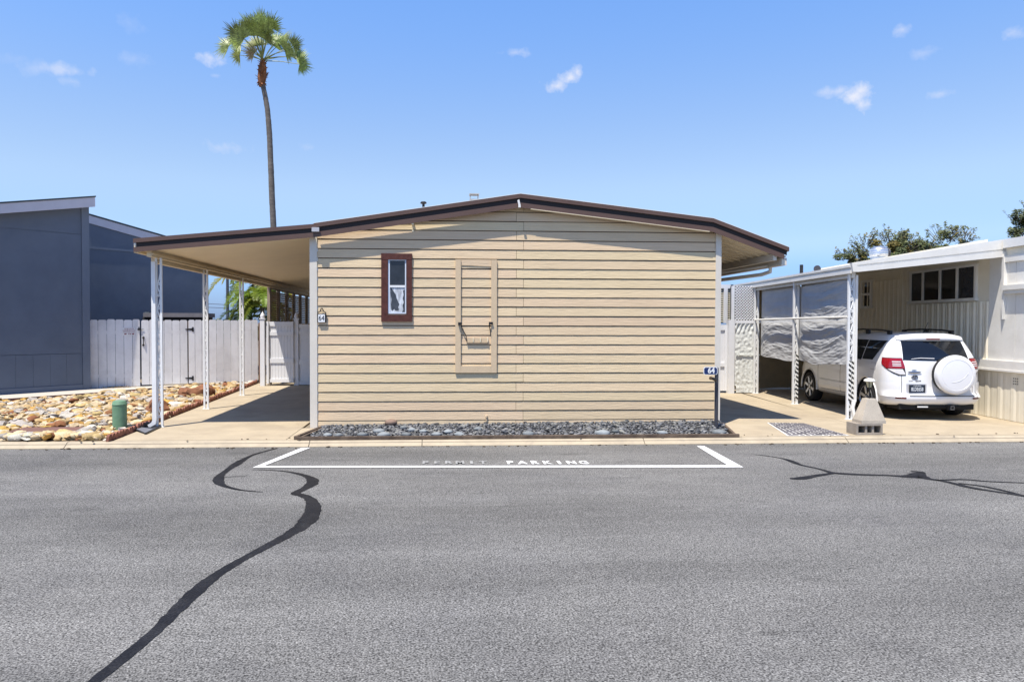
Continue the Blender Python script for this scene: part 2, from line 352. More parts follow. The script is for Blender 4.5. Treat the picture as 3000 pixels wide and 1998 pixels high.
seal([(740, 1376, .006), (800, 1378, .014), (855, 1384, .03), (900, 1396, .05), (917, 1410, .075), (905, 1424, .06), (880, 1437, .055), (866, 1446, .05), (888, 1452, .05), (910, 1464, .065), (918, 1485, .078), (910, 1513, .085),
      (884, 1541, .075), (835, 1572, .055), (760, 1612, .046), (690, 1650, .045), (620, 1695, .05), (560, 1745, .052), (505, 1800, .050), (440, 1863, .042), (365, 1925, .038), (290, 1985, .033), (225, 2035, .034), (130, 2110, .034), (0, 2240, .034)], 6, fine=.035)['label'] = 'long black tar seal snaking across the asphalt to the lower left corner'
seal([(2203, 1331, .004), (2240, 1335, .014), (2290, 1343, .022), (2320, 1352, .05), (2345, 1362, .03), (2400, 1374, .025), (2445, 1386, .05), (2530, 1391, .05), (2600, 1393, .035), (2650, 1396, .07), (2690, 1396, .11), (2720, 1403, .05), (2760, 1409, .04), (2800, 1418, .045), (2850, 1430, .045), (2920, 1441, .035), (3000, 1453, .05), (3120, 1475, .05)], 7)['label'] = 'black branching tar seal running off to the right edge'
seal([(2314, 1402, .03), (2345, 1402, .055), (2390, 1394, .045), (2445, 1386, .035)], 8); seal([(2668, 1381, .03), (2700, 1383, .03), (2685, 1392, .12)], 9)
seal([(2745, 1408, .025), (2820, 1405, .03), (2900, 1411, .022), (3000, 1415, .02), (3100, 1419, .02)], 10); seal([(2808, 1416, .02), (2880, 1425, .03), (2950, 1440, .03), (2990, 1450, .02)], 11)
lines = MB()
def band(a, b, w0, w1, z=ZP + .004):
    a, b = Vector(a), Vector(b); a.z = b.z = z; d = (b - a).normalized(); n = Vector((-d.y, d.x, 0)); lines.face([a + n * w0, b + n * w1, b - n * w1, a - n * w0])
A, B = Vector(gp(752, 1368)), Vector(gp(2178, 1366)); A2, B2 = Vector(gp(893, 1313.5)), Vector(gp(2052, 1308.5))
for p in (A, B, A2, B2): p.z = ZP + .004
def poly(*pts): lines.face([Vector((p[0], p[1], ZP + .004)) for p in pts])
q = lambda x, y: gp(x, y)[:2]
poly(q(740, 1371), q(883, 1313), q(909, 1312.5), q(772, 1366.5), q(2132, 1364), q(2041, 1307.5), q(2064, 1308), q(2178, 1370))
lines.f, lines.mi = [(0, 1, 2, 3), (0, 3, 4, 7), (4, 5, 6, 7)], [0, 0, 0]
build(lines, 'bay_line', M_paint, road)['label'] = 'white painted outline of the parking bay'
def word(s, xa, xb, y0, y1, m, lab):
    w = MB(); p0, p1 = at_z(xa, (y0 + y1) / 2, RZ), at_z(xb, (y0 + y1) / 2, RZ); hgt = at_z((xa + xb) / 2, y0, RZ).y - at_z((xa + xb) / 2, y1, RZ).y
    n = len(s); step = (p1.x - p0.x) / n
    for i, ch in enumerate(s):
        c = p0 + (p1 - p0) * ((i + .5) / n)
        o = text('painted_letter', ch, hgt * 1.40, m, road, Matrix.Translation((c.x, c.y, ZP + .005)), sx=step / (hgt * 1.40) * 1.05 if ch not in 'I' else .75, ext=0, bold=.012)
        if i == 0: o['label'] = lab
word('PERMIT', 1229, 1432, 1352, 1360.5, M_faded, 'worn white letters of the word PERMIT'); word('PARKING', 1476, 1728, 1352, 1361, M_paint, 'white stencilled letters of the word PARKING')

# ---------------------------------------------------------------- stones
def rock_mesh(seed, sub, sx, sy, sz, rough=.22, blocky=0.0):
    bm = bmesh.new(); bmesh.ops.create_icosphere(bm, subdivisions=sub, radius=1.0)
    for v in bm.verts:
        p = v.co.copy()
        if blocky: m = max(abs(p.x), abs(p.y), abs(p.z)); p = p.lerp(p / m * .85, blocky)
        k = 1 + rough * noise.noise(p * 1.3 + Vector((seed * 7.1, seed * 3.3, 0))) + rough * .5 * noise.noise(p * 2.9 + Vector((0, seed * 5.7, 2)))
        v.co = Vector((p.x * sx, p.y * sy, p.z * sz)) * k
    mb = MB(); mb.v = [tuple(v.co) for v in bm.verts]; bm.verts.index_update(); mb.f = [tuple(v.index for v in f.verts) for f in bm.faces]; mb.mi = [0] * len(mb.f); bm.free(); return mb
def scatter(base, name, places, shapes, mats, keep, stuff_label, seed, wts):
    """places: (x, y, z, size, rz, tilt); the `keep` nearest to the eye become parts of base, the rest one joined part"""
    rr = random.Random(seed); meshes = {}
    places.sort(key=lambda p: -(p[3] ** 2) / ((p[0]) ** 2 + p[1] ** 2))
    rest = MB()
    for i, (x, y, z, s, rz, tl) in enumerate(places):
        k, mi = rr.randrange(len(shapes)), rr.choices(range(len(mats)), wts)[0]
        Mx = Matrix.Translation((x, y, z)) @ Matrix.Rotation(rz, 4, 'Z') @ Matrix.Rotation(tl, 4, 'X') @ Matrix.Scale(s, 4)
        if i < keep:
            if (k, mi) not in meshes: meshes[k, mi] = shapes[k].mesh(name, mats[mi], 60)
            o = put(name, meshes[k, mi], base); o.matrix_parent_inverse = wm(base).inverted()
            o.location, o.rotation_euler, o.scale = (x, y, z), (tl, 0, rz), (s, s, s)
        else: rest.add(shapes[k], Mx, mi)
    if rest.v: o = build(rest, name + '_spread', mats, base, 60); o['kind'] = 'stuff'; o['label'] = stuff_label
def inside(x, y, poly):
    c = False; n = len(poly)
    for i in range(n):
        (x1, y1), (x2, y2) = poly[i], poly[i - 1]
        if (y1 > y) != (y2 > y) and x < (x2 - x1) * (y - y1) / (y2 - y1) + x1: c = not c
    return c

# river-rock bed on the left
strip_front = [at_z(px, py).xy for px, py in ((-500, 1222), (0, 1180.5), (208, 1165.5), (318, 1157), (446, 1146), (637, 1128), (700, 1123))]
bed_poly = [(-13.5, 11.28), (edge_x(11.28) - .12, 11.28), (edge_x(16.5) - .12, 16.5), (edge_x(22.2) - .12, 22.2)] + [tuple(p) for p in reversed(strip_front)]
rock_bed = tag(bpy.data.objects.new('rock_bed', None), kind='structure'); C.objects.link(rock_bed)
mb = MB(); slab(mb, bed_poly, -.06, -.005); build(mb, 'bed_soil', M_soil, rock_bed)
lid_c = (at_z(150, 1266).x, at_z(150, 1266).y)
shapes = [rock_mesh(i, 2, 1, .62 + .25 * (i % 3) / 2, .38 + .16 * (i % 2), .68, .5 * (i % 4) / 3) for i in range(12)]
rr = random.Random(5); pl = []
stp = .118
for iy in range(int(11.5 / stp)):
    for ix in range(int(9 / stp)):
        x, y = -13.5 + (ix + rr.random()) * stp, 11.3 + (iy + rr.random()) * stp
        if not inside(x, y, bed_poly): continue
        if abs(x - lid_c[0]) < .60 and abs(y - lid_c[1]) < .30: continue
        big = rr.random(); s = rr.uniform(.04, .075) if big < .62 else rr.uniform(.075, .115) if big < .955 else rr.uniform(.12, .165)
        pl.append((x, y, s * rr.uniform(.05, .42) + (.03 if rr.random() < .3 else 0), s, rr.uniform(0, 6.3), rr.uniform(-.6, .6)))
for i in range(110):                                     # larger cobbles kept to the front rim
    x = rr.uniform(-9, -5.3); pl.append((x, 11.36 + rr.random() * .22, .05, rr.uniform(.07, .15), rr.uniform(-.5, .5), rr.uniform(-.15, .15)))
scatter(rock_bed, 'rock', [p for p in pl if inside(p[0], p[1], bed_poly)], shapes, ROCKS, 295, 'tan and cream river rocks covering the rest of the bed', 3, (30, 26, 14, 12, 5, 13))
bo = rock_mesh(41, 3, .21, .17, .20, .35, .4); b = build(bo, 'boulder', M_boulder, None, 35); b.location = (*at_z(462, 1212).xy, .10); b.rotation_euler = (.1, .25, .4)
tag(b, 'upright rust-red boulder standing right behind the front carport post', 'boulder', 'red boulders in the rock bed')
bo = rock_mesh(77, 3, .32, .22, .21, .35, .3); b = build(bo, 'boulder', M_boulder, None, 35); b.location = (*at_z(588, 1168).xy, .12); b.rotation_euler = (.0, -.2, .5)
tag(b, 'largest red boulder, behind the second carport post', 'boulder', 'red boulders in the rock bed')
bo = rock_mesh(23, 3, .2, .16, .13, .35, .3); b = build(bo, 'boulder', M_boulder, None, 35); b.location = (*at_z(545, 1163).xy, .10)
tag(b, 'small brown-red boulder left of the largest one', 'boulder', 'red boulders in the rock bed')

# utility lid, pedestal, scalloped edging, splash block
t = thing('utility_box', 'flat brown rectangular utility box cover sunk among the river rocks', 'utility box', (*lid_c, 0))
mb = MB(); mb.box(lid_c[0] - .56, lid_c[0] + .56, lid_c[1] - .26, lid_c[1] + .26, 0, .05); build(mb, 'lid', M_lid, t)
mb = MB(); mb.box(lid_c[0] - .60, lid_c[0] + .60, lid_c[1] - .30, lid_c[1] + .30, -.02, .036); build(mb, 'rim', M_lid, t)
pc = at_z(351, 1262); t = thing('utility_pedestal', 'green round utility pedestal standing in the river rocks by the front post', 'utility pedestal', (pc.x, pc.y, 0))
build(MB().lathe([(.112, -.02), (.112, .43), (.117, .435), (.117, .455), (.112, .46), (.108, .485), (.095, .505), (.05, .515)], (pc.x, pc.y, 0), 28), 'body', M_green, t, 40)
build(MB().lathe([(.018, 0), (.018, .012)], (pc.x - .045, pc.y - .104, .07), 10, 'Y'), 'lock', M_blk, t)
t = thing('garden_edging', 'scalloped terracotta edging along the left side of the driveway', 'garden edging', (-5.1, 11.3, 0))
tile = MB(); n = 6
for k in range(2):
    arc = [(k * .115 - .0575 + .055 * math.cos(a), .055 + .05 * math.sin(a)) for a in [math.pi * j / n for j in range(n + 1)]]
    tile.prism([(0.02, y, z) for y, z in ([(k * .115 - .0025, -.06)] + arc + [(k * .115 - .1125, -.06)])], (-.04, 0, 0))
tme = tile.mesh('edging_tile', M_terra)
y = 11.32
while y < 22.3:
    o = put('edging_tile', tme, t); o.matrix_parent_inverse = wm(t).inverted(); o.location = (edge_x(y) - .06 + random.uniform(-.012, .012), y, random.uniform(-.02, .012)); o.rotation_euler = (random.uniform(-.05, .05), random.uniform(-.12, .12), .049 + random.uniform(-.06, .06)); y += .232

# slate pebble bed in front of the home
PB = [(-2.13, 11.29), (4.62, 11.29), (4.93, 12.53), (-2.05, 12.53)]
peb = tag(bpy.data.objects.new('pebble_bed', None), kind='structure'); C.objects.link(peb)
def bed_h(x, y): return .012 + .075 * min(1, max(0, (y - 11.33) / .9)) * (.45 + .55 * (x + 2.1) / 7)
mb = MB()
def bedpt(u, v):
    x = lerp(lerp(-2.13, 4.62, u), lerp(-2.05, 4.93, u), v); y = lerp(11.29, 12.53, v); return (x, y, bed_h(x, y) - .012)
mb.grid(bedpt, 30, 8); build(mb, 'bed_soil', M_gsoil, peb, 60)
shapes = [rock_mesh(100 + i, 1 if i < 5 else 2, 1, .62 + .12 * (i % 3), .34 + .08 * (i % 2), .18) for i in range(8)]
rr = random.Random(11); pl = []
for iy in range(26):
    for ix in range(132):
        u, v = (ix + rr.random()) / 132, (iy + rr.random()) / 26; p = bedpt(u, v); s = rr.uniform(.020, .036) if rr.random() < .85 else rr.uniform(.036, .05)
        pl.append((p[0], p[1], p[2] + s * rr.uniform(.2, .7), s, rr.uniform(0, 6.3), rr.uniform(-.7, .7)))
scatter(peb, 'pebble', pl, shapes, PEBS, 285, 'small grey slate pebbles filling the rest of the bed', 4, (45, 22, 14, 19))
rr = random.Random(19)
for px, py, s in ((957, 1273, .10), (985, 1278, .085), (1062, 1270, .12), (1110, 1262, .13), (1122, 1273, .14), (1183, 1254, .09), (1207, 1259, .10), (1190, 1270, .11), (1240, 1262, .09), (1279, 1270, .11), (1312, 1263, .10), (1345, 1273, .11), (1400, 1257, .10), (1548, 1269, .13), (1776, 1274, .17), (1803, 1262, .09), (1943, 1267, .11), (2125, 1272, .15)):
    p = at_z(px, py, .06); s *= .78; mb = rock_mesh(200 + px, 2, s, s * .75, s * .46, .25); o = build(mb, 'flat_stone', M_slab, peb, 60); p.y = max(11.43, min(p.y, 12.42)); o.location = (p.x, p.y, bed_h(p.x, p.y) + .025); o.rotation_euler = (0, 0, rr.uniform(-.4, .4))
p = at_z(1142, 1252, .06); mb = rock_mesh(333, 2, .12, .09, .06, .15); o = build(mb, 'flat_stone', M_slab_b, peb, 60); o.location = (p.x, 12.4, bed_h(p.x, 12.4) + .05); o['label'] = 'brown stone against the siding'
t = thing('bed_border', 'dark weathered timber border around the slate pebble bed', 'timber edging', (-2.2, 11.3, 0))
for a, b, w, h in (((-2.27, 11.235), (4.74, 11.235), .05, .05), ((-2.30, 11.25), (-2.06, 12.46), .05, .055), ((-2.20, 11.285), (-1.99, 12.5), .035, .05), ((4.69, 11.27), (5.0, 12.55), .04, .045)):
    build(MB().beam((*a, h / 2), (*b, h / 2), w, h), 'timber', M_timber, t)

# herringbone brick inlay in the right driveway
q0, q1, q2, q3 = (at_z(*p) for p in ((2250, 1239), (2356, 1241), (2500, 1280), (2329, 1283)))
for q_ in (q2, q3): q_.y = 11.315
inl = tag(bpy.data.objects.new('brick_inlay', None), kind='structure'); C.objects.link(inl)
def on_inlay(u, v): p = q3.lerp(q2, u).lerp(q0.lerp(q1, u), v); return Vector((p.x, p.y, 0))
mb = MB(); mb.face([on_inlay(u, v) + Vector((0, 0, .004)) for u, v in ((-.02, -.02), (1.02, -.02), (1.02, 1.02), (-.02, 1.02))]); build(mb, 'mortar_bed', M_mortar, inl)
W_, H_ = 1.0, 1.66; bl = .2; bw = .1
def brick(x0, y0, x1, y1):
    x0, x1 = max(x0, 0), min(x1, W_); y0, y1 = max(y0, 0), min(y1, H_)
    if x1 - x0 < .03 or y1 - y0 < .03: return
    gp_ = .018; c = [on_inlay(a / W_, b / H_) for a, b in ((x0 + gp_, y0 + gp_), (x1 - gp_, y0 + gp_), (x1 - gp_, y1 - gp_), (x0 + gp_, y1 - gp_))]
    h = .010 + random.uniform(0, .004); build(MB().hexa([p + Vector((0, 0, .002)) for p in c] + [p + Vector((0, 0, h)) for p in c]), 'brick', M_brick, inl)
for i in range(-18, 24):
    for j in range(-9, 10):
        ox, oy = i * bw + j * 2 * bl * .5 * 2 - 0, i * bw
        ox = i * bw + j * (2 * bl) - 0.4
        brick(ox, oy, ox + bl, oy + bw)                  # lying brick
        brick(ox + bl, oy, ox + bl + bw, oy + bl) if False else None
        brick(ox + bl, oy - bw, ox + bl + bw, oy + bw)   # standing brick

# ================================================================ the tan mobile home
M_side = mat('siding_paint', (.64, .495, .318), .72, .075, 9, .75, 24, stretch=(.22, 1, 5), bstretch=(.26, 1, 5.0), rand=.055, hue=.008, spec=.3, bdist=.008, stain=(.50, .375, .235), stain_scale=1.3, stain_amt=.22)
M_gapshade = mat('siding_gap_shade', (.10, .075, .055), .95, .2, 6)  # shade put into the wall colour, so board slots read as shadow lines
M_trimtan = mat('trim_paint', (.58, .445, .29), .72, .05, 8, .3, 40, bstretch=(4, 1, .5), spec=.3)
M_corner = mat('corner_trim', (.62, .575, .50), .6, .05, 3, stain=(.5, .44, .36), stain_scale=3, stain_amt=.3)
M_brown = mat('fascia_brown', (.105, .062, .048), .45, .08, 4, .05, 60, spec=.4)
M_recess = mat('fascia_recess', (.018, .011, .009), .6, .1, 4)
M_soffit = mat('soffit_cream', (.72, .62, .44), .6, .05, 3)
M_roof = mat('roof_white', (.72, .71, .68), .7, .06, 2)
M_wtrim = mat('window_trim_brown', (.085, .028, .022), .75, .3, 14, .5, 45, bstretch=(6, 1, 1), spec=.3)
M_white = mat('white_paint', (.74, .74, .73), .5, .04, 5, stain=(.6, .58, .54), stain_scale=3, stain_amt=.3)
M_bluew = mat('bluish_vinyl', (.60, .66, .76), .45, .04, 6)
M_glass = mat('dark_glass', (.012, .014, .017), .06, .2, 2, spec=.6)
M_glass2 = mat('screened_glass', (.022, .026, .034), .22, .3, 6, spec=.5)
M_black = mat('black_metal', (.012, .012, .014), .45, .15, 10)
M_alu = mat('galvanised', (.62, .63, .65), .32, .08, 6, metal=.85)

YW = 12.55
XL, XR = -2.215, 4.83
RL = [(-2.21, 3.27), (1.32, 3.815), (4.72, 3.43), (6.09, 2.935)]     # bottom of the fascia, left to right
CL = [(-5.20, 2.995), (-2.21, 3.27)]
def roof_z(x, pts):
    for (x0, z0), (x1, z1) in zip(pts, pts[1:]):
        if x <= x1 or (x1, z1) == pts[-1]: return z0 + (z1 - z0) * (x - x0) / (x1 - x0)
home = thing('mobile_home', 'tan lap-sided mobile home with a low brown-edged gable and one narrow window', 'mobile home', (1.3, YW, 0))
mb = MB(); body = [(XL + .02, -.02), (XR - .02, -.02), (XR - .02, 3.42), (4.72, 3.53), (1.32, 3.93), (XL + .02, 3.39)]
mb.prism([(x, YW, z) for x, z in body], (0, 14, 0)); build(mb, 'wall', M_gapshade, home)
# lap siding, board by board
EXP, Z0, T = .1652, .1135, .012
def under(poly):
    for (x0, z0), (x1, z1) in zip(RL[:3], RL[1:3]):
        s = (z1 - z0) / (x1 - x0); poly = clip(poly, -s, 1, z0 - s * x0 + .085)
    return poly
j0, j1 = at_y(1512, 900, YW).x, at_y(1533, 900, YW).x
sr = random.Random(2)
for k in range(-1, 23):
    zb = Z0 + EXP * k if k >= 0 else .012
    zt = Z0 + EXP * (k + 1)
    zb += .016  # slot added under each board; the darkened wall behind draws its shadow line
    jx = j0 if k % 2 else j1
    for a, b in ((XL + .035, jx - .003), (jx + .003, XR)):
        pl = under([(a, zb), (b, zb), (b, zt), (a, zt)])
        if len(pl) < 3: continue
        dz = sr.uniform(-.002, .002); mb = MB(); n = len(pl)
        fr = [(x, YW - .020 - T * (1 - min(1, (z - zb) / EXP) * .9), z + dz) for x, z in pl]; bk = [(x, YW + .001, z + dz) for x, z in pl]
        mb.v = fr + bk; mb.f = [tuple(range(n)), tuple(range(2 * n - 1, n - 1, -1))] + [(i, n + i, n + (i + 1) % n, (i + 1) % n) for i in range(n)]; mb.mi = [0] * len(mb.f)
        build(mb, 'siding_board', M_side, home)
for x0, x1, zt in ((-2.305, XL + .035, 3.30), (XR - .005, XR + .095, 3.43)): bx('corner_trim', M_corner, home, x0, x1, YW - .045, YW + .12, .0, zt)
bx('corner_bead', M_white, home, XL + .036, XL + .048, YW - .025, YW - .0165, .02, 3.2)

# narrow window
YW -= .013
win = bpy.data.objects.new('window', None); C.objects.link(win); win.parent = home; win.matrix_parent_inverse = wm(home).inverted()
def pz(px, py, Y=12.51): p = at_y(px, py, Y); return p.x, p.z
wx0, wz1 = pz(1117, 743); wx1, _ = pz(1207, 743); _, wz0 = pz(1120, 942)
ix0, iz1 = pz(1137, 761); ix1, iz0 = pz(1190, 919)
for nm, a in (('trim_board', (wx0, ix0 - .004, YW - .05, YW - .014, wz0 + .118, wz1 - .105)), ('trim_board', (ix1 + .004, wx1, YW - .05, YW - .014, wz0 + .118, wz1 - .105)),
              ('trim_board', (wx0 - .002, wx1 + .002, YW - .053, YW - .014, wz1 - .104, wz1)), ('trim_board', (wx0, wx1 + .004, YW - .053, YW - .014, wz0, wz0 + .117))): bx(nm, M_wtrim, win, *a)
mid = pz(1160, 839)[1]
f = MB(); f.box(ix0, ix0 + .03, YW - .032, YW - .01, iz0, iz1).box(ix1 - .02, ix1, YW - .032, YW - .01, iz0, iz1).box(ix0 + .03, ix1 - .02, YW - .032, YW - .01, iz1 - .015, iz1).box(ix0 + .03, ix1 - .02, YW - .032, YW - .01, iz0, iz0 + .022)
build(f, 'frame', M_bluew, win); bx('sash_rail', M_white, win, ix0 + .03, ix1 - .02, YW - .036, YW - .008, mid - .018, mid + .018)
bx('pane', M_glass2, win, ix0 + .031, ix1 - .021, YW - .0215, YW - .0195, mid + .019, iz1 - .016)
bx('pane', mat('dusty_glass', (.055, .06, .072), .15, .4, 9, spec=.5), win, ix0 + .031, ix1 - .021, YW - .0195, YW - .0175, iz0 + .023, mid - .019)
cu = mat('lace_curtain', (.46, .48, .51), .9, .5, 26, .3, 60, stretch=(1, 1, .25))
def curt(outline, nm, y=YW - .0235):
    w, h = (ix1 - ix0 - .05), (mid - .02 - iz0 - .022); mb = MB()
    pts = [(ix0 + .031 + u * w, y, iz0 + .023 + v * h) for u, v in outline]; mb.prism(pts, (0, .0015, 0)); build(mb, nm, cu, win)
curt([(0, 1), (.08, .99), (.10, .8), (.16, .6), (.12, .4), (.20, .2), (.16, .05), (.5, .0), (.62, .06), (.66, .3), (.60, .45), (.52, .6), (.40, .75), (.28, .9), (.2, 1), (1, 1), (1, .0), (.98, 0), (0, 0)], 'curtain') if False else None
curt([(.0, .0), (.55, 0), (.50, .07), (.38, .05), (.28, .13), (.16, .05), (.08, .10), (.06, .3), (.10, .5), (.05, .7), (.03, .98), (0, 1)], 'curtain')
curt([(.03, 1), (1, 1), (1, .93), (.86, .86), (.90, .7), (.84, .55), (.92, .4), (.83, .28), (.88, .1), (.80, 0), (.52, 0), (.60, .12), (.55, .2), (.62, .32), (.52, .45), (.45, .55), (.38, .72), (.22, .86), (.12, .95)], 'curtain', YW - .0255)

# blank window frame
fr = bpy.data.objects.new('blank_window_frame', None); C.objects.link(fr); fr.parent = home; fr.matrix_parent_inverse = wm(home).inverted(); fr['label'] = 'tall tan trim frame around covered window opening'
fx = [pz(p, 900)[0] for p in (1334, 1350, 1439, 1455.5)]; fz1, fz0, fzr = pz(1395, 761)[1], pz(1395, 1092)[1], pz(1395, 1072)[1]
bx('stile', M_trimtan, fr, fx[0], fx[1], YW - .047, YW - .012, fz0, fz1); bx('stile', M_trimtan, fr, fx[2], fx[3], YW - .047, YW - .012, fz0, fz1)
bx('bottom_rail', M_trimtan, fr, fx[1] + .0015, fx[2] - .0015, YW - .045, YW - .012, fz0, fzr)
mb = MB(); mb.prism([(fx[1] + .002, YW - .03, pz(1350, 777)[1]), (fx[2] - .002, YW - .03, pz(1439, 781)[1]), (fx[2] - .002, YW - .03, fz1), (fx[1] + .002, YW - .03, fz1)], (0, .018, 0)); build(mb, 'top_strip', M_side, fr)

YW += .013
# fascia bands
def band_along(pts, lo, hi, y0, y1, name, m, parent):
    n = len(pts); mb = MB(); mb.prism([(x, y0, z + lo) for x, z in pts] + [(x, y0, z + hi) for x, z in reversed(pts)], (0, y1 - y0, 0)); return build(mb, name, m, parent)
YF = YW - .16
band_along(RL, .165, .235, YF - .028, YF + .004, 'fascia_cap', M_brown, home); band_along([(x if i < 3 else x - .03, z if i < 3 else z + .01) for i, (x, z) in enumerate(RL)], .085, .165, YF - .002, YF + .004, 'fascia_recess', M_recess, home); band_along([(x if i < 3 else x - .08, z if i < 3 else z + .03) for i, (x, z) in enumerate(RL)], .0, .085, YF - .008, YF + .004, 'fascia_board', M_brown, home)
for dz, dx, w, y, px in ((.235, 0, .008, YF - .030, None),): band_along(RL, dz, dz + w, y, YF + .02, 'drip_edge', M_roof, home)
# roof sheets: the left slope stops at the wall, the right slope covers the overhang
def slope(a, b, lo, hi, y0, y1, name, m, parent): return band_along([a, b], lo, hi, y0, y1, name, m, parent)
mb = MB(); (xa_, za_), (xb_, zb_) = RL[0], RL[1]
mb.hexa([(xa_, YW - .012, za_ + .155), (xb_, YF + .006, zb_ + .155), (xb_, YW + 14, zb_ + .155), (xa_, YW + 14, za_ + .155), (xa_, YW - .012, za_ + .21), (xb_, YF + .006, zb_ + .21), (xb_, YW + 14, zb_ + .21), (xa_, YW + 14, za_ + .21)]); build(mb, 'roof', M_roof, home); slope(RL[1], RL[2], .155, .21, YF + .006, YW + 14, 'roof', M_roof, home); slope(RL[2], RL[3], .16, .21, YF + .006, YW + 14, 'roof', M_roof, home)
slope((1.5, roof_z(1.5, RL)), (4.66, roof_z(4.66, RL)), -.006, .004, YF - .012, YF + .06, 'trim_strip', M_soffit, home)
for i in range(32):                                      # soffit pans of the right eave
    y0 = YF + .008 + i * .30
    mb = MB(); a, b = (4.80, roof_z(4.80, RL)), (6.05, roof_z(6.05, RL))
    mb.prism([(x, y0 + .004, z) for x, z in ((a[0], a[1] + .05), (b[0], b[1] + .05), (b[0], b[1] + .075), (a[0], a[1] + .075))], (0, .285, 0)); mb.prism([(x, y0 + .27, z) for x, z in ((a[0], a[1] + .025), (b[0], b[1] + .025), (b[0], b[1] + .05), (a[0], a[1] + .05))], (0, .02, 0))
    build(mb, 'soffit_pan', M_soffit, home)
xo = 5.86; zo = roof_z(xo, RL)
bx('eave_beam', M_corner, home, xo - .03, xo + .03, YF + .03, 22, zo - .075, zo + .045)
bx('eave_gutter', M_corner, home, 5.985, 6.075, YF + .03, 22, zo - .16, zo - .03)
build(MB().tube([(6.0, 12.9, zo - .15), (6.0, 12.9, zo - .24), (5.93, 13.1, zo - .28), (5.2, 14.7, zo - .36), (4.97, 15.2, zo - .40)], .035, 8), 'downspout', M_corner, home, 40)
build(MB().beam((5.95, 12.9, zo - .14), (4.96, 14.6, zo - .26), .035, .03), 'brace', M_corner, home)
# outrigger brackets and the small junction cap
for px, py in ((1209, 655), (1520, 592)):
    p = at_y(px, py, YF + .01); mb = MB(); mb.box(p.x - .018, p.x + .018, YF + .005, YW - .01, p.z - .02, p.z + .05).box(p.x - .018, p.x + .018, YW - .030, YW - .016, p.z - .13, p.z + .02); build(mb, 'bracket', M_soffit, home)
p = at_y(1522, 605, YF - .03); build(MB().obox((p.x - .01, YF - .032, p.z + .06), (.016, 0, .01), (0, .006, 0), (-.012, 0, .05)).obox((p.x, YF - .03, p.z), (.02, 0, 0), (0, .01, 0), (0, 0, .02)), 'torn_flashing', M_roof, home)
p = at_y(924.5, 673, YF - .04); bx('gutter_cap', mat('grey_cap', (.42, .42, .45), .6, .08, 9), home, p.x - .062, p.x + .062, YF - .06, YF - .03, p.z - .036, p.z + .036)
# roof vents (sub-parts would be the roof's, they stand on it)
p = at_y(1240.6, 598, 16); build(MB().lathe([(.028, -.3), (.028, -.01), (.066, .005), (.07, .03), (.05, .05)], p, 14), 'roof_vent', M_black, home, 40)
p = at_y(1389, 583, 17); v = MB(); v.box(p.x - .105, p.x + .105, 16.9, 17.1, p.z - .4, p.z - .02)
for dx in (-.1, .085): v.box(p.x + dx, p.x + dx + .015, 16.9, 17.1, p.z - .02, p.z + .085)
v.box(p.x - .115, p.x + .115, 16.88, 17.12, p.z + .085, p.z + .105); build(v, 'chimney_cap', mat('cap_grey', (.30, .29, .28), .6, .15, 9), home)
p = at_y(1425.5, 1235, YW - .03); t = thing('water_pipe', 'short cream pipe stub with a cap rising out of the pebbles at the siding', 'pipe', (p.x, p.y, .05))
build(MB().tube([(p.x, YW - .04, .0), (p.x, YW - .04, .185), (p.x - .012, YW - .05, .20)], .013, 10).lathe([(.02, .165), (.02, .20)], (p.x, YW - .04, 0), 12), 'pipe', M_trimtan, t, 40)

# house number plaque and the little rack
YW -= .013
hx0, hz1 = pz(932.5, 921, YW - .05); hx1, hz0 = pz(952, 944, YW - .05)
t = thing('number_plaque', 'small white plaque reading 64 under a black scroll bracket on the siding', 'number plaque', ((hx0 + hx1) / 2, YW - .03, hz0))
bx('plate', M_white, t, hx0, hx1, YW - .062, YW - .045, hz0, hz1)
text('numerals', '64', .125, M_black, t, facing(((hx0 + hx1) / 2, YW - .0635, (hz0 + hz1) / 2)), .82)
cx_ = (hx0 + hx1) / 2; br = MB().tube([(hx0 - .005, YW - .05, hz1 - .01), (hx0 - .005, YW - .05, hz1 + .035), (cx_ - .025, YW - .05, hz1 + .05), (cx_ - .005, YW - .05, hz1 + .105), (cx_ + .012, YW - .05, hz1 + .105), (cx_ + .035, YW - .05, hz1 + .05), (hx1 + .012, YW - .05, hz1 + .035), (hx1 + .014, YW - .05, hz0)], .009, 6)
br.tube([(cx_ - .02, YW - .05, hz1 + .052), (cx_ + .03, YW - .05, hz1 + .052)], .006, 6).box(hx0 - .012, hx1 + .018, YW - .044, YW - .016, hz0 - .004, hz1 + .012); build(br, 'bracket', M_black, t, 40)
a, b = at_y(1348, 949, YW - .06), at_y(1438, 948, YW - .06); c0, c1 = at_y(1367, 990, YW - .06), at_y(1430, 1003, YW - .06)
t = thing('hanging_rack', 'small cream three-slot rack hung by cords from two dark hooks on the blank frame', 'rack', ((a.x + b.x) / 2, YW - .04, c1.z))
for p, s in ((a, 1), (b, -1)):
    build(MB().box(p.x - .035, p.x + .035, YW - .075, YW - .045, p.z - .012, p.z + .016).box(p.x - .03, p.x - .006, YW - .085, YW - .045, p.z - .03, p.z - .012).box(p.x - .035, p.x + .035, YW - .078, YW - .072, p.z + .016, p.z + .026), 'hook', M_black, t)
build(MB().tube([(a.x + .02, YW - .06, a.z - .02), (a.x + .045, YW - .055, a.z - .10), (c0.x - .012, YW - .052, a.z - .2), (c0.x + .005, YW - .052, c1.z + .01)], .0075, 6), 'cord', M_black, t, 40)
build(MB().tube([(b.x - .03, YW - .06, b.z - .02), (b.x - .012, YW - .055, b.z - .12), (b.x + .0, YW - .052, b.z - .22)], .0075, 6), 'cord', M_black, t, 40)
w = (c1.x - c0.x) / 3
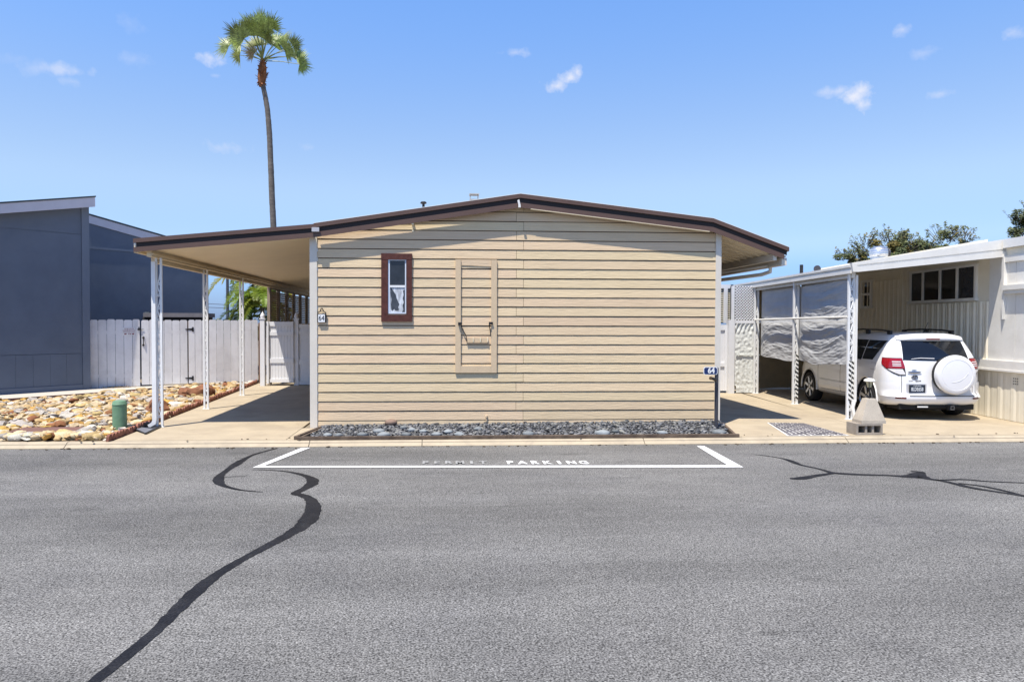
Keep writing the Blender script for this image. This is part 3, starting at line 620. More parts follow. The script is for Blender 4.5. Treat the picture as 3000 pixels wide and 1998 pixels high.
bx('tray', M_trimtan, t, c0.x, c1.x, YW - .048, YW - .016, c1.z - .008, c1.z + .004)
for i in range(3):
    bx('slot', M_trimtan, t, c0.x + i * w + .008, c0.x + (i + 1) * w - .02, YW - .04, YW - .016, c1.z + .006, c0.z); bx('divider', M_soffit, t, c0.x + (i + 1) * w - .018, c0.x + (i + 1) * w, YW - .056, YW - .016, c1.z + .005, c0.z + .006)

YW += .013
# ================================================================ left carport
cp = thing('carport', 'open brown-edged carport with white scrollwork posts left of the tan home', 'carport', (-5.0, 12.8, 0))
band_along(CL, .155, .225, YF - .022, YF + .004, 'fascia_cap', M_brown, cp); band_along([(-5.16, CL[0][1] + .004), CL[1]], .08, .155, YF + .001, YF + .007, 'fascia_recess', M_recess, cp); band_along(CL, 0, .08, YF - .012, YF + .007, 'fascia_board', M_brown, cp)
slope((-5.2, 2.995), (-2.24, 3.267), .12, .15, YF + .01, 29.8, 'roof', M_roof, cp)
M_pan = mat('ceiling_pan', (.78, .66, .46), .55, .04, 2, stain=(.66, .53, .36), stain_scale=.7, stain_amt=.3)
for i in range(43):
    y0 = YF + .012 + i * .40; mb = MB(); a, b = (-5.14, 2.995 + .0055), (-2.24, 3.267)
    mb.prism([(x, y0 + .002, z) for x, z in ((a[0], a[1] + .03), (b[0], b[1] + .03), (b[0], b[1] + .06), (a[0], a[1] + .06))], (0, .394, 0)); build(mb, 'ceiling_pan', M_pan, cp)
bx('side_fascia', M_soffit, cp, -5.2, -5.145, YF + .012, 29.7, 2.985, 3.14)
M_beam = mat('beam_cream', (.68, .58, .41), .6, .06, 3)
bx('beam', M_beam, cp, -5.03, -4.95, YF + .10, 29.6, 2.93, 3.045); bx('gutter', M_beam, cp, -5.135, -5.045, YF + .55, 29.6, 2.86, 2.945); bx('beam_lip', M_soffit, cp, -4.945, -4.92, YF + .10, 29.6, 2.965, 2.99)
def scroll_mb(h, sep, pitch=.42, r=.011):
    mb = MB(); z = .12
    while z + pitch < h:
        for (zc, s) in ((z + .06, 1), (z + pitch * .62, -1)):          # S-scroll: two curls joined by a wavy stem
            mb.tube([(s * (.5 - .5) * 0 + s * sep * .30 * math.cos(a), 0, zc + sep * .34 * math.sin(a) * (1 - .1 * k)) for k, a in enumerate([math.pi * 2 * q / 9 for q in range(9)])], r, 5)
        mb.tube([(sep * .30, 0, z + .06), (sep * .1, 0, z + .13), (-sep * .22, 0, z + .19), (-sep * .30, 0, z + pitch * .62)], r * 1.15, 5)
        mb.tube([(-sep * .30, 0, z + pitch * .62), (sep * .05, 0, z + pitch * .8), (sep * .32, 0, z + pitch * 1.05)], r * 1.1, 5); z += pitch
    return mb
def ornate_post(parent, x, y, zt, sep, bw=.032, name='post', m=None, ang=0.0, z0=0.0):
    m = m or M_white; o = bpy.data.objects.new(name, None); C.objects.link(o); o.parent = parent; o.matrix_parent_inverse = wm(parent).inverted(); o.location = (x, y, z0); o.rotation_euler = (0, 0, ang)
    for s in (-1, 1): put('bar', MB().box(s * sep / 2 - bw / 2, s * sep / 2 + bw / 2, -bw / 2, bw / 2, 0, zt - z0).mesh('bar', m), o)
    put('scroll', scroll_mb(zt - z0 - .15, sep).mesh('scroll', m, 50), o)
    put('foot', MB().box(-sep / 2 - bw, sep / 2 + bw, -bw, bw, 0, .012).mesh('foot', m), o); return o
for px, y in ((463, 12.72), (604.5, 15.4), (709.5, 18.25)):
    x = at_y(px, 1200, y).x; ornate_post(cp, x + (.03 if px < 470 else 0), y, 2.93, .082 if px < 470 else .072, .036 if px < 470 else .034)
p = at_y(452, 1000, 12.68)
ds = MB(); ds.box(p.x - .034, p.x + .034, 12.65, 12.71, .13, 2.86).prism([(p.x - .034, 12.65, .13), (p.x + .034, 12.65, .13), (p.x + .02, 12.65, .06), (p.x - .09, 12.65, .0), (p.x - .115, 12.65, .05), (p.x - .05, 12.65, .09)], (0, .06, 0))
build(ds, 'downspout', M_white, cp)
# louvred screens at the back of the carport's open side
M_louv = mat('louver_tan', (.30, .22, .13), .6, .15, 6, rand=.12); M_lpost = mat('louver_post', (.28, .22, .17), .6, .1, 5)
ly = [21.45, 22.6, 23.8, 24.9, 26.0, 27.2, 28.5, 29.6]
for i, (a, b) in enumerate(zip(ly, ly[1:])):
    sc = bpy.data.objects.new('louver_screen', None); C.objects.link(sc); sc.parent = cp; sc.matrix_parent_inverse = wm(cp).inverted()
    put_ = lambda nm, mb, m: build(mb, nm, m, sc)
    put_('stile', MB().box(-5.19, -5.11, a, a + .09, 0, 2.92), M_lpost); put_('stile', MB().box(-5.19, -5.11, a + .14, a + .2, 0, 2.92), M_lpost)
    put_('head_rail', MB().box(-5.18, -5.12, a + .2, b, 2.82, 2.92), M_lpost); put_('sill_rail', MB().box(-5.18, -5.12, a + .2, b, .9, .98), M_lpost)
    sm = MB().obox((0, (b - a - .2) / 2 - .001, 0), (.026, 0, .022), (0, (b - a - .2) / 2 - .003, 0), (-.003, 0, .003)).mesh('slat', M_louv); z = 1.02
    while z < 2.8:
        o = put('slat', sm, sc); o.matrix_parent_inverse = wm(sc).inverted(); o.location = (-5.15, a + .2, z); z += .066
put_ = None
bx('end_panel', M_lpost, cp, -4.9, -2.3, 29.6, 29.66, .9, 3.0)
bx('support_post', M_lpost, cp, -2.5, -2.33, 24.0, 24.1, 0, 3.2)
p0 = at_z(440, 1250); t = thing('splash_block', 'torn black plastic splash tray under the downspout of the front carport post', 'splash tray', (p0.x, p0.y, 0))
c = [at_z(*q) for q in ((448, 1246), (478, 1248), (426, 1273), (393, 1262))]
mb = MB(); mb.face([q + Vector((0, 0, .012 + .02 * (i % 2))) for i, q in enumerate(c)]); mb.beam(c[0] + Vector((0, 0, .02)), c[3] + Vector((0, 0, .03)), .035, .05).beam(c[1] + Vector((0, 0, .012)), c[2] + Vector((0, 0, .012)), .03, .03); build(mb, 'tray', M_blk, t)
mb = MB(); mb.prism([(q.x, q.y, .02) for q in (c[3] + Vector((.03, .02, 0)), c[2], c[2].lerp(c[1], .4), c[3].lerp(c[0], .35))], (0, 0, .012)); build(mb, 'liner', mat('grey_liner', (.16, .16, .17), .5, .2, 9), t)
mb = MB(); mb.tube([c[0] + Vector((.0, .0, .03)), c[0].lerp(c[3], .5) + Vector((-.05, .02, .05)), c[3] + Vector((-.22, .06, .02))], .04, 8); build(mb, 'drain_hose', M_blk, t, 40)

# ================================================================ number post and lamp at the right corner
px0, pz1 = at_y(2062, 1075, 11.8).x, at_y(2062, 1075, 11.8).z; px1, pz0 = at_y(2103, 1100, 11.8).x, at_y(2103, 1098, 11.8).z
pxc = at_y(2098.5, 1200, 11.85).x
t = thing('number_post', 'dark round post with a small blue number 64 sign beside the pebble bed', 'number post', (pxc, 11.85, 0))
M_post = mat('post_grey', (.045, .045, .055), .45, .15, 6, .05, 40)
build(MB().lathe([(.031, -.02), (.031, pz1 - .02), (.02, pz1 - .01)], (pxc, 11.85, 0), 16), 'pole', M_post, t, 40)
M_blue = mat('sign_blue', (.012, .028, .11), .4, .1, 8)
cxs, czs, hw, hh = (px0 + px1) / 2, (pz0 + pz1) / 2, (px1 - px0) / 2, (pz1 - pz0) / 2
def octa(hw, hh, c): return [(cxs - hw + c, czs - hh), (cxs + hw - c, czs - hh), (cxs + hw, czs - hh + c), (cxs + hw, czs + hh - c), (cxs + hw - c, czs + hh), (cxs - hw + c, czs + hh), (cxs - hw, czs + hh - c), (cxs - hw, czs - hh + c)]
sg = build(MB().prism([(x, 11.812, z) for x, z in octa(hw, hh, .022)], (0, .006, 0)), 'sign_plate', M_white, t)
build(MB().prism([(x, 11.809, z) for x, z in octa(hw - .011, hh - .011, .02)], (0, .004, 0)), 'sign_face', M_blue, t)
text('numerals', '64', .125, M_white, t, facing((cxs + .01, 11.8075, czs)), .95, bold=.004)
a = at_y(2077, 1107, 11.78); b = at_y(2098, 1114, 11.78)
build(MB().tube([(a.x, 11.70, a.z), (a.x + .06, 11.74, a.z - .012), (b.x, 11.80, b.z)], [.026, .026, .028], 12), 'lamp', M_black, t, 40)
build(MB().tube([(a.x - .006, 11.695, a.z + .002), (a.x + .004, 11.702, a.z)], .029, 12), 'lamp_ring', mat('bronze', (.12, .075, .04), .4, .2, 9, metal=.6), t, 40)

# ================================================================ blue-grey house at the left
M_bluegrey = mat('blue_grey_paint', (.112, .135, .178), .75, .08, 2, .12, 50, stain=(.14, .16, .19), stain_scale=.7, stain_amt=.45, spec=.25)
M_bluetrim = mat('blue_trim', (.13, .155, .20), .7, .06, 3)
M_lav = mat('pale_fascia', (.48, .47, .52), .65, .05, 3)
M_shing = mat('roof_edge', (.035, .05, .06), .9, .2, 9)
HC_ = at_z(265, 1143); HU = Vector((.69, .724, 0)).normalized(); HN = Vector((HU.y, -HU.x, 0))
bh = thing('blue_house', 'blue-grey panelled house with pale sloping fascia at the left edge', 'house', (HC_.x, HC_.y, 0))
def hp(s, off, z): return HC_ + HU * s + HN * off + Vector((0, 0, z))
def wall_poly(parent, name, m, pts, off, th): mb = MB(); mb.prism([hp(s, off, z) for s, z in pts], HN * th); return build(mb, name, m, parent)
def hs(px, py, off=0):
    P = HC_ + HN * off; p = at_v(px, py, P, HU); return (p - P).dot(HU), p.z
z_top = hs(264, 606)[1]; s0, z0t = hs(0, 626); slope_l = (z_top - z0t) / (0 - s0)
LW = -3.7
zt = lambda s: z_top + slope_l * s
wall_poly(bh, 'wall', M_bluegrey, [(LW, 0), (0, 0), (0, zt(0)), (LW, zt(LW))], -3.6, 3.575)
z1, z2 = hs(250, 1035)[1], hs(250, 689)[1]
s = LW; pw = (-.19 - LW) / 9
for i in range(9): wall_poly(bh, 'wall_panel', M_bluegrey, [(s + .002, .17), (s + pw - .002, .17), (s + pw - .002, z1 - .004), (s + .002, z1 - .004)], -.024, .024); s += pw
wall_poly(bh, 'wall_panel', M_bluegrey, [(LW, z1 + .006), (-.19, z1 + .006), (-.19, z2 - .004), (LW, z2 - .004)], -.024, .026)
wall_poly(bh, 'wall_panel', M_bluegrey, [(LW, z2 + .006), (-.19, z2 + .006), (-.19, zt(-.19)), (LW, zt(LW))], -.024, .026)
wall_poly(bh, 'corner_board', M_bluetrim, [(-.187, 0), (.0, 0), (.0, zt(0)), (-.187, zt(-.187))], -.024, .05); wall_poly(bh, 'base_board', M_bluetrim, [(LW, 0), (-.19, 0), (-.19, .167), (LW, .167)], -.024, .048)
f1, f0 = hs(268, 573, .28)[1], hs(0, 592, .28); sl = (f1 - f0[1]) / (0 - f0[0])
fb1 = hs(268, 606, .28)[1]; fb0 = hs(0, 626, .28)[1]; slb = (fb1 - fb0) / (0 - f0[0])
wall_poly(bh, 'fascia', M_lav, [(LW - .3, fb1 + slb * (LW - .3)), (.06, fb1 + slb * .06), (.06, f1 - .035), (LW - .3, f1 - .035 + sl * (LW - .3))], .25, .03)
wall_poly(bh, 'roof', M_shing, [(LW - .3, f1 - .03 + sl * (LW - .3)), (.075, f1 - .03), (.075, f1 + .005), (LW - .3, f1 + .005 + sl * (LW - .3))], -3.0, 3.30)
wall_poly(bh, 'soffit', M_lav, [(LW - .3, fb1 + .06 + slb * (LW - .3)), (.05, fb1 + .06), (.05, fb1 + .08), (LW - .3, fb1 + .08 + slb * (LW - .3))], 0, .248)
# right half, set back
OFF2 = -3.2
a = hs(262, 627, OFF2); b_ = hs(480, 690, OFF2); e = hs(603, 760, OFF2); c_ = hs(262, 655, OFF2)
sl2 = (b_[1] - a[1]) / (b_[0] - a[0]); th2 = a[1] - c_[1]
ft = lambda s: a[1] + sl2 * (s - a[0])
wall_poly(bh, 'wall', M_bluegrey, [(a[0] - .2, -.02), (e[0], -.02), (e[0], ft(e[0]) - th2 + .05), (a[0] - .2, ft(a[0] - .2) - th2 + .05)], OFF2 - 3.0, 3.0)
zs = hs(300, 732, OFF2)[1]; wall_poly(bh, 'batten', M_bluetrim, [(a[0] - 2, zs), (e[0], zs), (e[0], zs + .07), (a[0] - 2, zs + .07)], OFF2, .018); wall_poly(bh, 'corner_board', M_bluetrim, [(e[0] - .15, 0), (e[0], 0), (e[0], ft(e[0]) - th2), (e[0] - .15, ft(e[0]) - th2 + .03)], OFF2, .02)
wall_poly(bh, 'fascia', M_lav, [(a[0] - .2, ft(a[0] - .2) - th2), (e[0] + .4, ft(e[0] + .4) - th2), (e[0] + .4, ft(e[0] + .4) - .05), (a[0] - .2, ft(a[0] - .2) - .05)], OFF2 + .0, .03)
wall_poly(bh, 'roof', M_shing, [(a[0] - .2, ft(a[0] - .2) - .045), (e[0] + .42, ft(e[0] + .42) - .045), (e[0] + .42, ft(e[0] + .42)), (a[0] - .2, ft(a[0] - .2))], OFF2 - 4.0, 4.05)
for wdt in (): pass

# concrete strip in front of the blue house and fence
A_, B_ = Vector((-9.62, 20.12, 0)), Vector((-5.62, 22.0, 0)); FU = (B_ - A_).normalized(); FN = Vector((FU.y, -FU.x, 0))
strip_poly = [tuple(p) for p in strip_front] + [tuple((B_ + FU * .1).xy), tuple((A_).xy), tuple((HC_ + HN * .0).xy), tuple((HC_ + HU * LW).xy)]
mb = MB(); slab(mb, strip_poly, -.06, .03); tag(build(mb, 'walkway', M_conc2), kind='structure')
ed = thing('steel_edging', 'thin rusty steel edging strip between the rocks and the pale concrete strip', 'edging', (*strip_front[3], 0))
mb = MB()
for p, q_ in zip(strip_front, strip_front[1:]):
    n_ = Vector((-(q_ - p).y, (q_ - p).x)).normalized() * -.02; a_, b2 = p + n_, q_ + n_; mb.beam((a_.x, a_.y, .03), (b2.x, b2.y, .03), .012, .12)
build(mb, 'strip', M_lid, ed)

# ---------------------------------------------------------------- white wooden fence with gate
M_picket = mat('picket_white', (.71, .70, .70), .75, .06, 6, .4, 40, stretch=(1, 1, .3), bstretch=(6, 6, .6), stain=(.50, .48, .48), stain_scale=2.2, stain_amt=.5, rand=.07, spec=.3)
M_bpost = mat('brown_post', (.24, .135, .085), .85, .2, 6, .3, 40, stretch=(3, 3, .5))
fence = thing('wooden_fence', 'white dog-eared board fence behind the river rocks', 'fence', tuple(A_)); gate = thing('wooden_gate', 'white board gate with black strap hinges and latch in the wooden fence', 'gate', (*(A_ + FU * 1.3).xy, 0))
def fs(px): p = at_v(px, 1000, A_, FU); return (p - A_).dot(FU)
def picket(parent, s0, s1, zb, zt, off=0.0, m=M_picket):
    g = .004; c = .03; pts = [(s0 + g, zb), (s1 - g, zb), (s1 - g, zt - c), (s1 - g - c, zt), (s0 + g + c, zt), (s0 + g, zt - c)]
    mb = MB(); mb.prism([A_ + FU * s + FN * off + Vector((0, 0, z)) for s, z in pts], FN * .018); build(mb, 'picket', m, parent)
pr = random.Random(4)
def run(parent, edges, zb, zt):
    for a, b in zip(edges, edges[1:]): picket(parent, a, b, zb + pr.uniform(-.006, .006), zt + pr.uniform(-.012, .012), pr.uniform(-.003, .003))
e1 = [fs(p) for p in (264, 287, 313, 338, 363, 388, 410)]; e2 = [fs(p) for p in (414, 437, 459, 481, 504, 527, 549)]; e3 = [fs(p) for p in (552, 571, 591, 612, 634, 655, 676, 697, 716, 736, 755)]
ftop = 1.905
run(fence, e1, .035, ftop); run(gate, e2, .07, ftop - .005); run(fence, e3, .07, ftop)
def rail(parent, s0, s1, z): mb = MB(); mb.beam(A_ + FU * s0 - FN * .03 + Vector((0, 0, z)), A_ + FU * s1 - FN * .03 + Vector((0, 0, z)), .04, .09); build(mb, 'rail', M_picket, parent)
for z in (.35, 1.55): rail(fence, e1[0], e1[-1], z); rail(gate, e2[0], e2[-1], z); rail(fence, e3[0], e3[-1], z)
for s in (e1[-1] - .05, e3[0] + .05, e3[-1] + .08): mb = MB(); c = A_ + FU * s - FN * (.08 if s < e3[-1] else .0); mb.obox(c + Vector((0, 0, .93)), FU * .05, FN * .05, Vector((0, 0, .93 if s < e3[-1] else .90))); build(mb, 'post', M_bpost, fence)
def fpt(px, py, off=.022): p = at_v(px, py, A_ + FN * off, FU); return p
for y in (965, 1108):
    a, b = fpt(543, y), fpt(565, y); mb = MB(); mb.prism([a + Vector((0, 0, -.012)), b + Vector((0, 0, -.035)), b + Vector((0, 0, .035)), a + Vector((0, 0, .012))], FN * .006); mb.obox(b + FN * .004, FU * .022, FN * .005, Vector((0, 0, .065))); build(mb, 'hinge', M_black, gate)
a = fpt(408, 965); mb = MB(); mb.obox(a + FN * .01, FU * .045, FN * .012, Vector((0, 0, .022))).obox(a + FN * .01 + FU * -.01 + Vector((0, 0, .04)), FU * .012, FN * .01, Vector((0, 0, .025))).obox(a + FN * .01 + FU * .07, FU * .04, FN * .006, Vector((0, 0, .006))); build(mb, 'latch', M_black, gate)
a, b = fpt(420, 989), fpt(420, 1011); mb = MB(); mb.tube([a + FN * .002, a + FN * .03, b + FN * .03, b + FN * .002], .011, 6)
for q_ in (a, b): mb.obox(q_ + FN * .004, FU * .03, FN * .004, Vector((0, 0, .015))).obox(q_ + FN * .004, FU * .013, FN * .004, Vector((0, 0, .032)))
build(mb, 'handle', M_black, gate)
# notice board on the fence
a, b = fpt(359, 960, .026), fpt(396, 982, .026); c = (a + b) / 2; w, h = (b - a).dot(FU), a.z - b.z
t = thing('notice_sign', 'small white notice with dark red lettering screwed to the fence boards', 'sign', tuple(c))
mb = MB(); mb.obox(c, FU * w / 2, FN * .003, Vector((0, 0, h / 2))); build(mb, 'panel', M_white, t)
M_red = mat('sign_red', (.22, .02, .045), .5, .1, 9)
Mf = Matrix((( FU.x, 0, FN.x, 0), (FU.y, 0, FN.y, 0), (0, 1, 0, 0), (0, 0, 0, 1)))
for i, (sx, hgt, ln) in enumerate(((.74, .055, 'YOUR DOOR'), (.92, .055, 'NEIGHBORHOOD'), (.88, .045, 'WATCH OUR HOMES'))):
    cc = c + Vector((0, 0, h * (.33 - .23 * i))) + FN * .0035; text('lettering', ln, hgt, M_red, t, Matrix.Translation(cc) @ Mf, sx * w / (len(ln) * hgt * .62), ext=.0006)
for dx in (-.28, .0, .12, .33): mb = MB(); mb.obox(c + FU * w * dx + Vector((0, 0, -h * .33)) + FN * .0035, FU * w * (.09 if abs(dx) > .2 else .035), FN * .0008, Vector((0, 0, h * .07))); build(mb, 'symbol', M_red, t)
# dry litter at the foot of the fence
lm = MB(); lr = random.Random(3)
for i in range(320):
    s = e1[3] + lr.gauss(.05, .18); o = .06 + abs(lr.gauss(0, .10)); c = A_ + FU * s + FN * o + Vector((0, 0, .035 + lr.random() * .05 * max(0, 1 - o * 3))); a = lr.uniform(0, 6.3); k = lr.uniform(.012, .03)
    lm.face([c + Vector((math.cos(a), math.sin(a), lr.uniform(-.3, .5))) * k, c + Vector((-math.sin(a), math.cos(a), lr.uniform(-.3, .5))) * k * .5, c - Vector((math.cos(a), math.sin(a), lr.uniform(-.2, .2))) * k, c + Vector((math.sin(a), -math.cos(a), 0)) * k * .5])
tag(build(lm, 'leaf_litter', mat('dry_leaves', (.26, .17, .07), .9, .4, 12)), kind='stuff', label='brown dry leaf litter heaped at the foot of the wooden fence')

# low grey shed roof behind the fence
p0, p1 = at_y(403, 915, 22.9), at_y(640, 916, 22.9); zt_ = p0.z
t = thing('garden_shed', 'low dark storage shed with a grey roof edge just above the wooden fence', 'shed', (p0.x, 22.9, 0))
bx('roof', mat('shed_roof', (.16, .15, .16), .8, .15, 6), t, p0.x + .25, e[0] * 0 + at_y(600, 916, 22.9).x, 22.7, 23.9, zt_ - .15, zt_ - .02)
mb = MB(); mb.prism([(p0.x, 23.5, zt_ + .02), (p0.x + .25, 22.7, zt_ - .02), (p0.x + .25, 22.7, zt_ - .15), (p0.x + .02, 23.5, zt_ - .1)], (.0, .35, 0)); build(mb, 'roof_return', M_shing, t)
bx('wall', mat('shed_wall', (.03, .03, .035), .8, .2, 5), t, p0.x + .15, at_y(596, 916, 22.9).x, 22.9, 23.8, 0, zt_ - .15)

# ---------------------------------------------------------------- white vinyl gate across the carport
M_vinyl = mat('white_vinyl', (.70, .70, .71), .45, .03, 5, spec=.4)
vg = thing('vinyl_gate', 'white vinyl privacy gate with pointed post caps at the back of the carport drive', 'gate', (-4.6, 21.1, 0))
def vpost(px, w, y, zt):
    x = at_y(px, 1050, y).x; mb = MB(); mb.box(x - w / 2, x + w / 2, y - w / 2, y + w / 2, 0, zt).box(x - w * .62, x + w * .62, y - w * .62, y + w * .62, zt, zt + .03)
    mb.lathe([(w * .42, zt + .03), (w * .55, zt + .08), (w * .45, zt + .13), (w * .1, zt + .20), (.006, zt + .23)], (x, y, 0), 12); build(mb, 'post', M_vinyl, vg, 40); return x
xa = vpost(770, .13, 21.1, 1.93); xb = vpost(869, .13, 21.25, 1.93)
xg = at_y(789, 1050, 21.15).x; xe = xb - .065
for z0, z1 in ((.10, .20), (.66, .79), (1.46, 1.57), (1.73, 1.86)): bx('rail', M_vinyl, vg, xg, xe, 21.12, 21.19, z0, z1)
n = 8
for i in range(n):
    a = lerp(xg, xe, i / n); b = lerp(xg, xe, (i + 1) / n); bx('panel', M_vinyl, vg, a + .002, b - .002, 21.145, 21.165, .16, 1.80)
bx('stile', M_vinyl, vg, at_y(781, 1050, 21.1).x, xg - .004, 21.08, 21.2, .06, 1.87)
xw = XL - .09
for z0, z1 in ((.02, .13), (.62, .75), (1.50, 1.60), (1.68, 1.79)): bx('rail', M_vinyl, vg, xb + .066, xw, 21.2, 21.28, z0, z1)
for i in range(4):
    a = lerp(xb + .066, xw, i / 4); b = lerp(xb + .066, xw, (i + 1) / 4); bx('panel', M_vinyl, vg, a + .002, b - .002, 21.23, 21.25, .10, 1.72)

# ================================================================ palms, pole, far greenery
M_fan = mat('palm_fan', (.19, .235, .05), .42, .6, 9, rand=.3, hue=.02, spec=.5, trans=.12); M_dry = mat('palm_dry', (.30, .25, .15), .8, .25, 4, trans=.2); M_petiole = mat('petiole', (.17, .20, .07), .5, .2, 4)
M_trunk = mat('palm_trunk', (.125, .11, .098), .92, .3, 3, .8, 9, stretch=(1, 1, 3), bstretch=(.6, .6, 5)); M_boot = mat('palm_boots', (.19, .075, .03), .9, .35, 5, .5, 20)
PYY = 35.0
palm = thing('fan_palm', 'tall slender fan palm with a leaning grey trunk rising behind the carport', 'palm tree', (*at_y(806, 960, PYY).xy, 0))
tp = [at_y(x, y, PYY) for x, y in ((806, 980), (803, 800), (801, 660), (797, 580), (794.6, 513), (792, 455), (790, 402), (787, 360), (783.5, 321), (777.5, 285), (770, 250))]
tp2 = []
for i in range(len(tp) - 1):
    for k in range(6): tp2.append(tp[i].lerp(tp[i + 1], k / 6))
tp2.append(tp[-1]); prt = random.Random(6)
tr = MB().tube(tp2, [.145 - .035 * i / len(tp2) + prt.uniform(-.004, .005) + (.004 if i % 2 else 0) for i in range(len(tp2))], 12); build(tr, 'trunk', M_trunk, palm, 70)
c0 = at_y(766, 252, PYY); ch = at_y(770, 180, PYY)
bt = MB(); bt.tube([c0 + Vector((0, 0, -.05)), c0.lerp(ch, .3), c0.lerp(ch, .75), ch], [.12, .20, .19, .10], 12)
for i in range(95):
    v = prt.random(); a = prt.uniform(0, 6.28); p = c0.lerp(ch, v * .95); rad_ = .13 + .08 * math.sin(min(1, v * 1.2) * 3.0); d = Vector((math.cos(a), math.sin(a), 0)); q_ = p + d * rad_
    tip = q_ + d * prt.uniform(.03, .11) + Vector((0, 0, prt.uniform(.04, .16) if v > .2 else prt.uniform(-.12, .02))); sd_ = Vector((-d.y, d.x, 0)) * prt.uniform(.025, .05)
    bt.hexa([q_ - sd_ - d * .05, q_ + sd_ - d * .05, q_ + sd_ + Vector((0, 0, .03)), q_ - sd_ + Vector((0, 0, .03)), tip - sd_ * .5, tip + sd_ * .5, tip + sd_ * .5 + d * .01, tip - sd_ * .5 + d * .01])
build(bt, 'boots', M_boot, palm)
def fan(hub, root, R, seed, m, spread=2.35, droop=.5):
    rr = random.Random(seed); mb = MB(); d = (hub - root).normalized(); side = d.cross(Vector((rr.uniform(-.5, .5), -1, rr.uniform(-.1, .5)))).normalized(); nrm = side.cross(d).normalized()
    Mr = Matrix.Rotation(rr.uniform(-.55, .55), 3, d); side = Mr @ side; nrm = Mr @ nrm; d2 = (d + nrm * rr.uniform(-.5, .15)).normalized(); nrm = side.cross(d2).normalized()
    n = 34
    for i in range(n):
        a = lerp(-spread, spread, (i + .5) / n) * .5 * 1.5 + rr.uniform(-.03, .03); L = R * (1 - .22 * abs(a) / 2) * rr.uniform(.74, 1.12); u = d2 * math.cos(a) + side * math.sin(a); w = (side * math.cos(a) - d2 * math.sin(a))
        pts = []; p = hub.copy(); dirn = (u + nrm * .10 * math.cos(a)).normalized(); k = 6
        for j in range(k + 1):
            t_ = j / k; ww = R * .037 * (1 - t_ ** 2.2) * (.35 + .65 * min(1, t_ * 3)) + .002; pts.append((p.copy(), ww, t_)); p = p + dirn * (L / k)
            if t_ > .45: dirn = (dirn + Vector((0, 0, -1)) * droop * (t_ - .35) * rr.uniform(.4, 1.3) + Vector((.10, 0, 0)) * rr.uniform(-.4, 1)).normalized()
        fold = nrm * R * .018 * (1 if i % 2 else -1)
        for (pa, wa, ta), (pb, wb, tb) in zip(pts, pts[1:]):
            mb.face([pa - w * wa, pa + fold * (1 - ta), pb + fold * (1 - tb), pb - w * wb]); mb.face([pa + fold * (1 - ta), pa + w * wa, pb + w * wb, pb + fold * (1 - tb)])
    mid_ = root.lerp(hub, .5) + Vector((0, 0, .05)); mb.tube([root, mid_, hub, hub + d2 * R * .12], [.026, .018, .013, .006], 5, m=1); return build(mb, 'frond', [m, M_petiole], palm)
hubs = [(150, 250, .2, .88), (330, 175, -.6, .8), (415, 215, -1.0, .8), (380, 140, -.3, .95), (300, 110, -.2, .8), (235, 185, -.3, .85), (280, 115, .5, .75), (380, 110, .1, .85), (440, 120, -.5, .8), (455, 190, .3, .8), (365, 225, -.8, .8), (255, 300, -.6, .68), (565, 235, .2, .68), (530, 330, -.4, .75), (590, 330, .3, .62), (610, 415, .1, .66), (325, 350, -.2, .55), (310, 200, .8, .85), (410, 180, .9, .85),
        (200, 300, .7, .7), (350, 150, -.5, .85), (480, 150, .8, .75), (330, 240, .2, .75), (420, 255, -.7, .7), (290, 260, -.9, .7), (545, 285, .9, .7), (390, 60 + 60, -.9, .8)]
for i, (zx, zy, dy, R) in enumerate(hubs):
    hub = ch + Vector(((zx - 375) / 2.24 / 60 * .98, dy, (400 - zy) / 2.24 / 60 * .68)); root = ch + Vector((0, dy * .08, .02 + .05 * (i % 3)))
    fan(hub, root, R * 1.0, 50 + i, M_dry if i in (16,) else M_fan, droop=.30)

M_pin = [mat('frond_green', (.20, .26, .03), .45, .3, 3, rand=.2, hue=.02, trans=.4), mat('frond_dark', (.04, .075, .018), .45, .3, 3, rand=.2, trans=.3), mat('frond_yellow', (.40, .36, .03), .5, .25, 3, rand=.1, trans=.4)]
def frond(parent, root, az, el, L, curl, m, seed, leaf=.42, np_=34):
    rr = random.Random(seed); mb = MB(); p = Vector(root); d = Vector((math.cos(az) * math.cos(el), math.sin(az) * math.cos(el), math.sin(el))); n = 16; sp = [p.copy()]; ds = [d.copy()]
    for i in range(n): d = (d + Vector((0, 0, -1)) * curl * (i + 2) / n / 4).normalized(); p = p + d * L / n; sp.append(p.copy()); ds.append(d.copy())
    mb.tube(sp, [.02 * (1 - .85 * i / n) for i in range(n + 1)], 5)
    for i in range(np_):
        t_ = .14 + .86 * i / np_; k = min(int(t_ * n), n - 1); q_ = sp[k].lerp(sp[k + 1], t_ * n - k); dd = ds[k]; side = dd.cross(Vector((0, 0, 1))).normalized(); up = side.cross(dd); l = leaf * (math.sin(math.pi * min(1, t_ * .9 + .12)) * .8 + .25) * rr.uniform(.85, 1.1)
        for s in (-1, 1):
            e1_ = (side * s * .86 + dd * .55 + up * rr.uniform(.10, .35)).normalized(); m1 = q_ + e1_ * l * .5; e2_ = (e1_ + Vector((0, 0, -.45))).normalized(); t2 = m1 + e2_ * l * .5; w = dd * .026
            mb.face([q_ - w * .6, m1 - w, m1 + w, q_ + w * .6]); mb.face([m1 - w, t2, m1 + w])
    return build(mb, 'frond', m, parent)
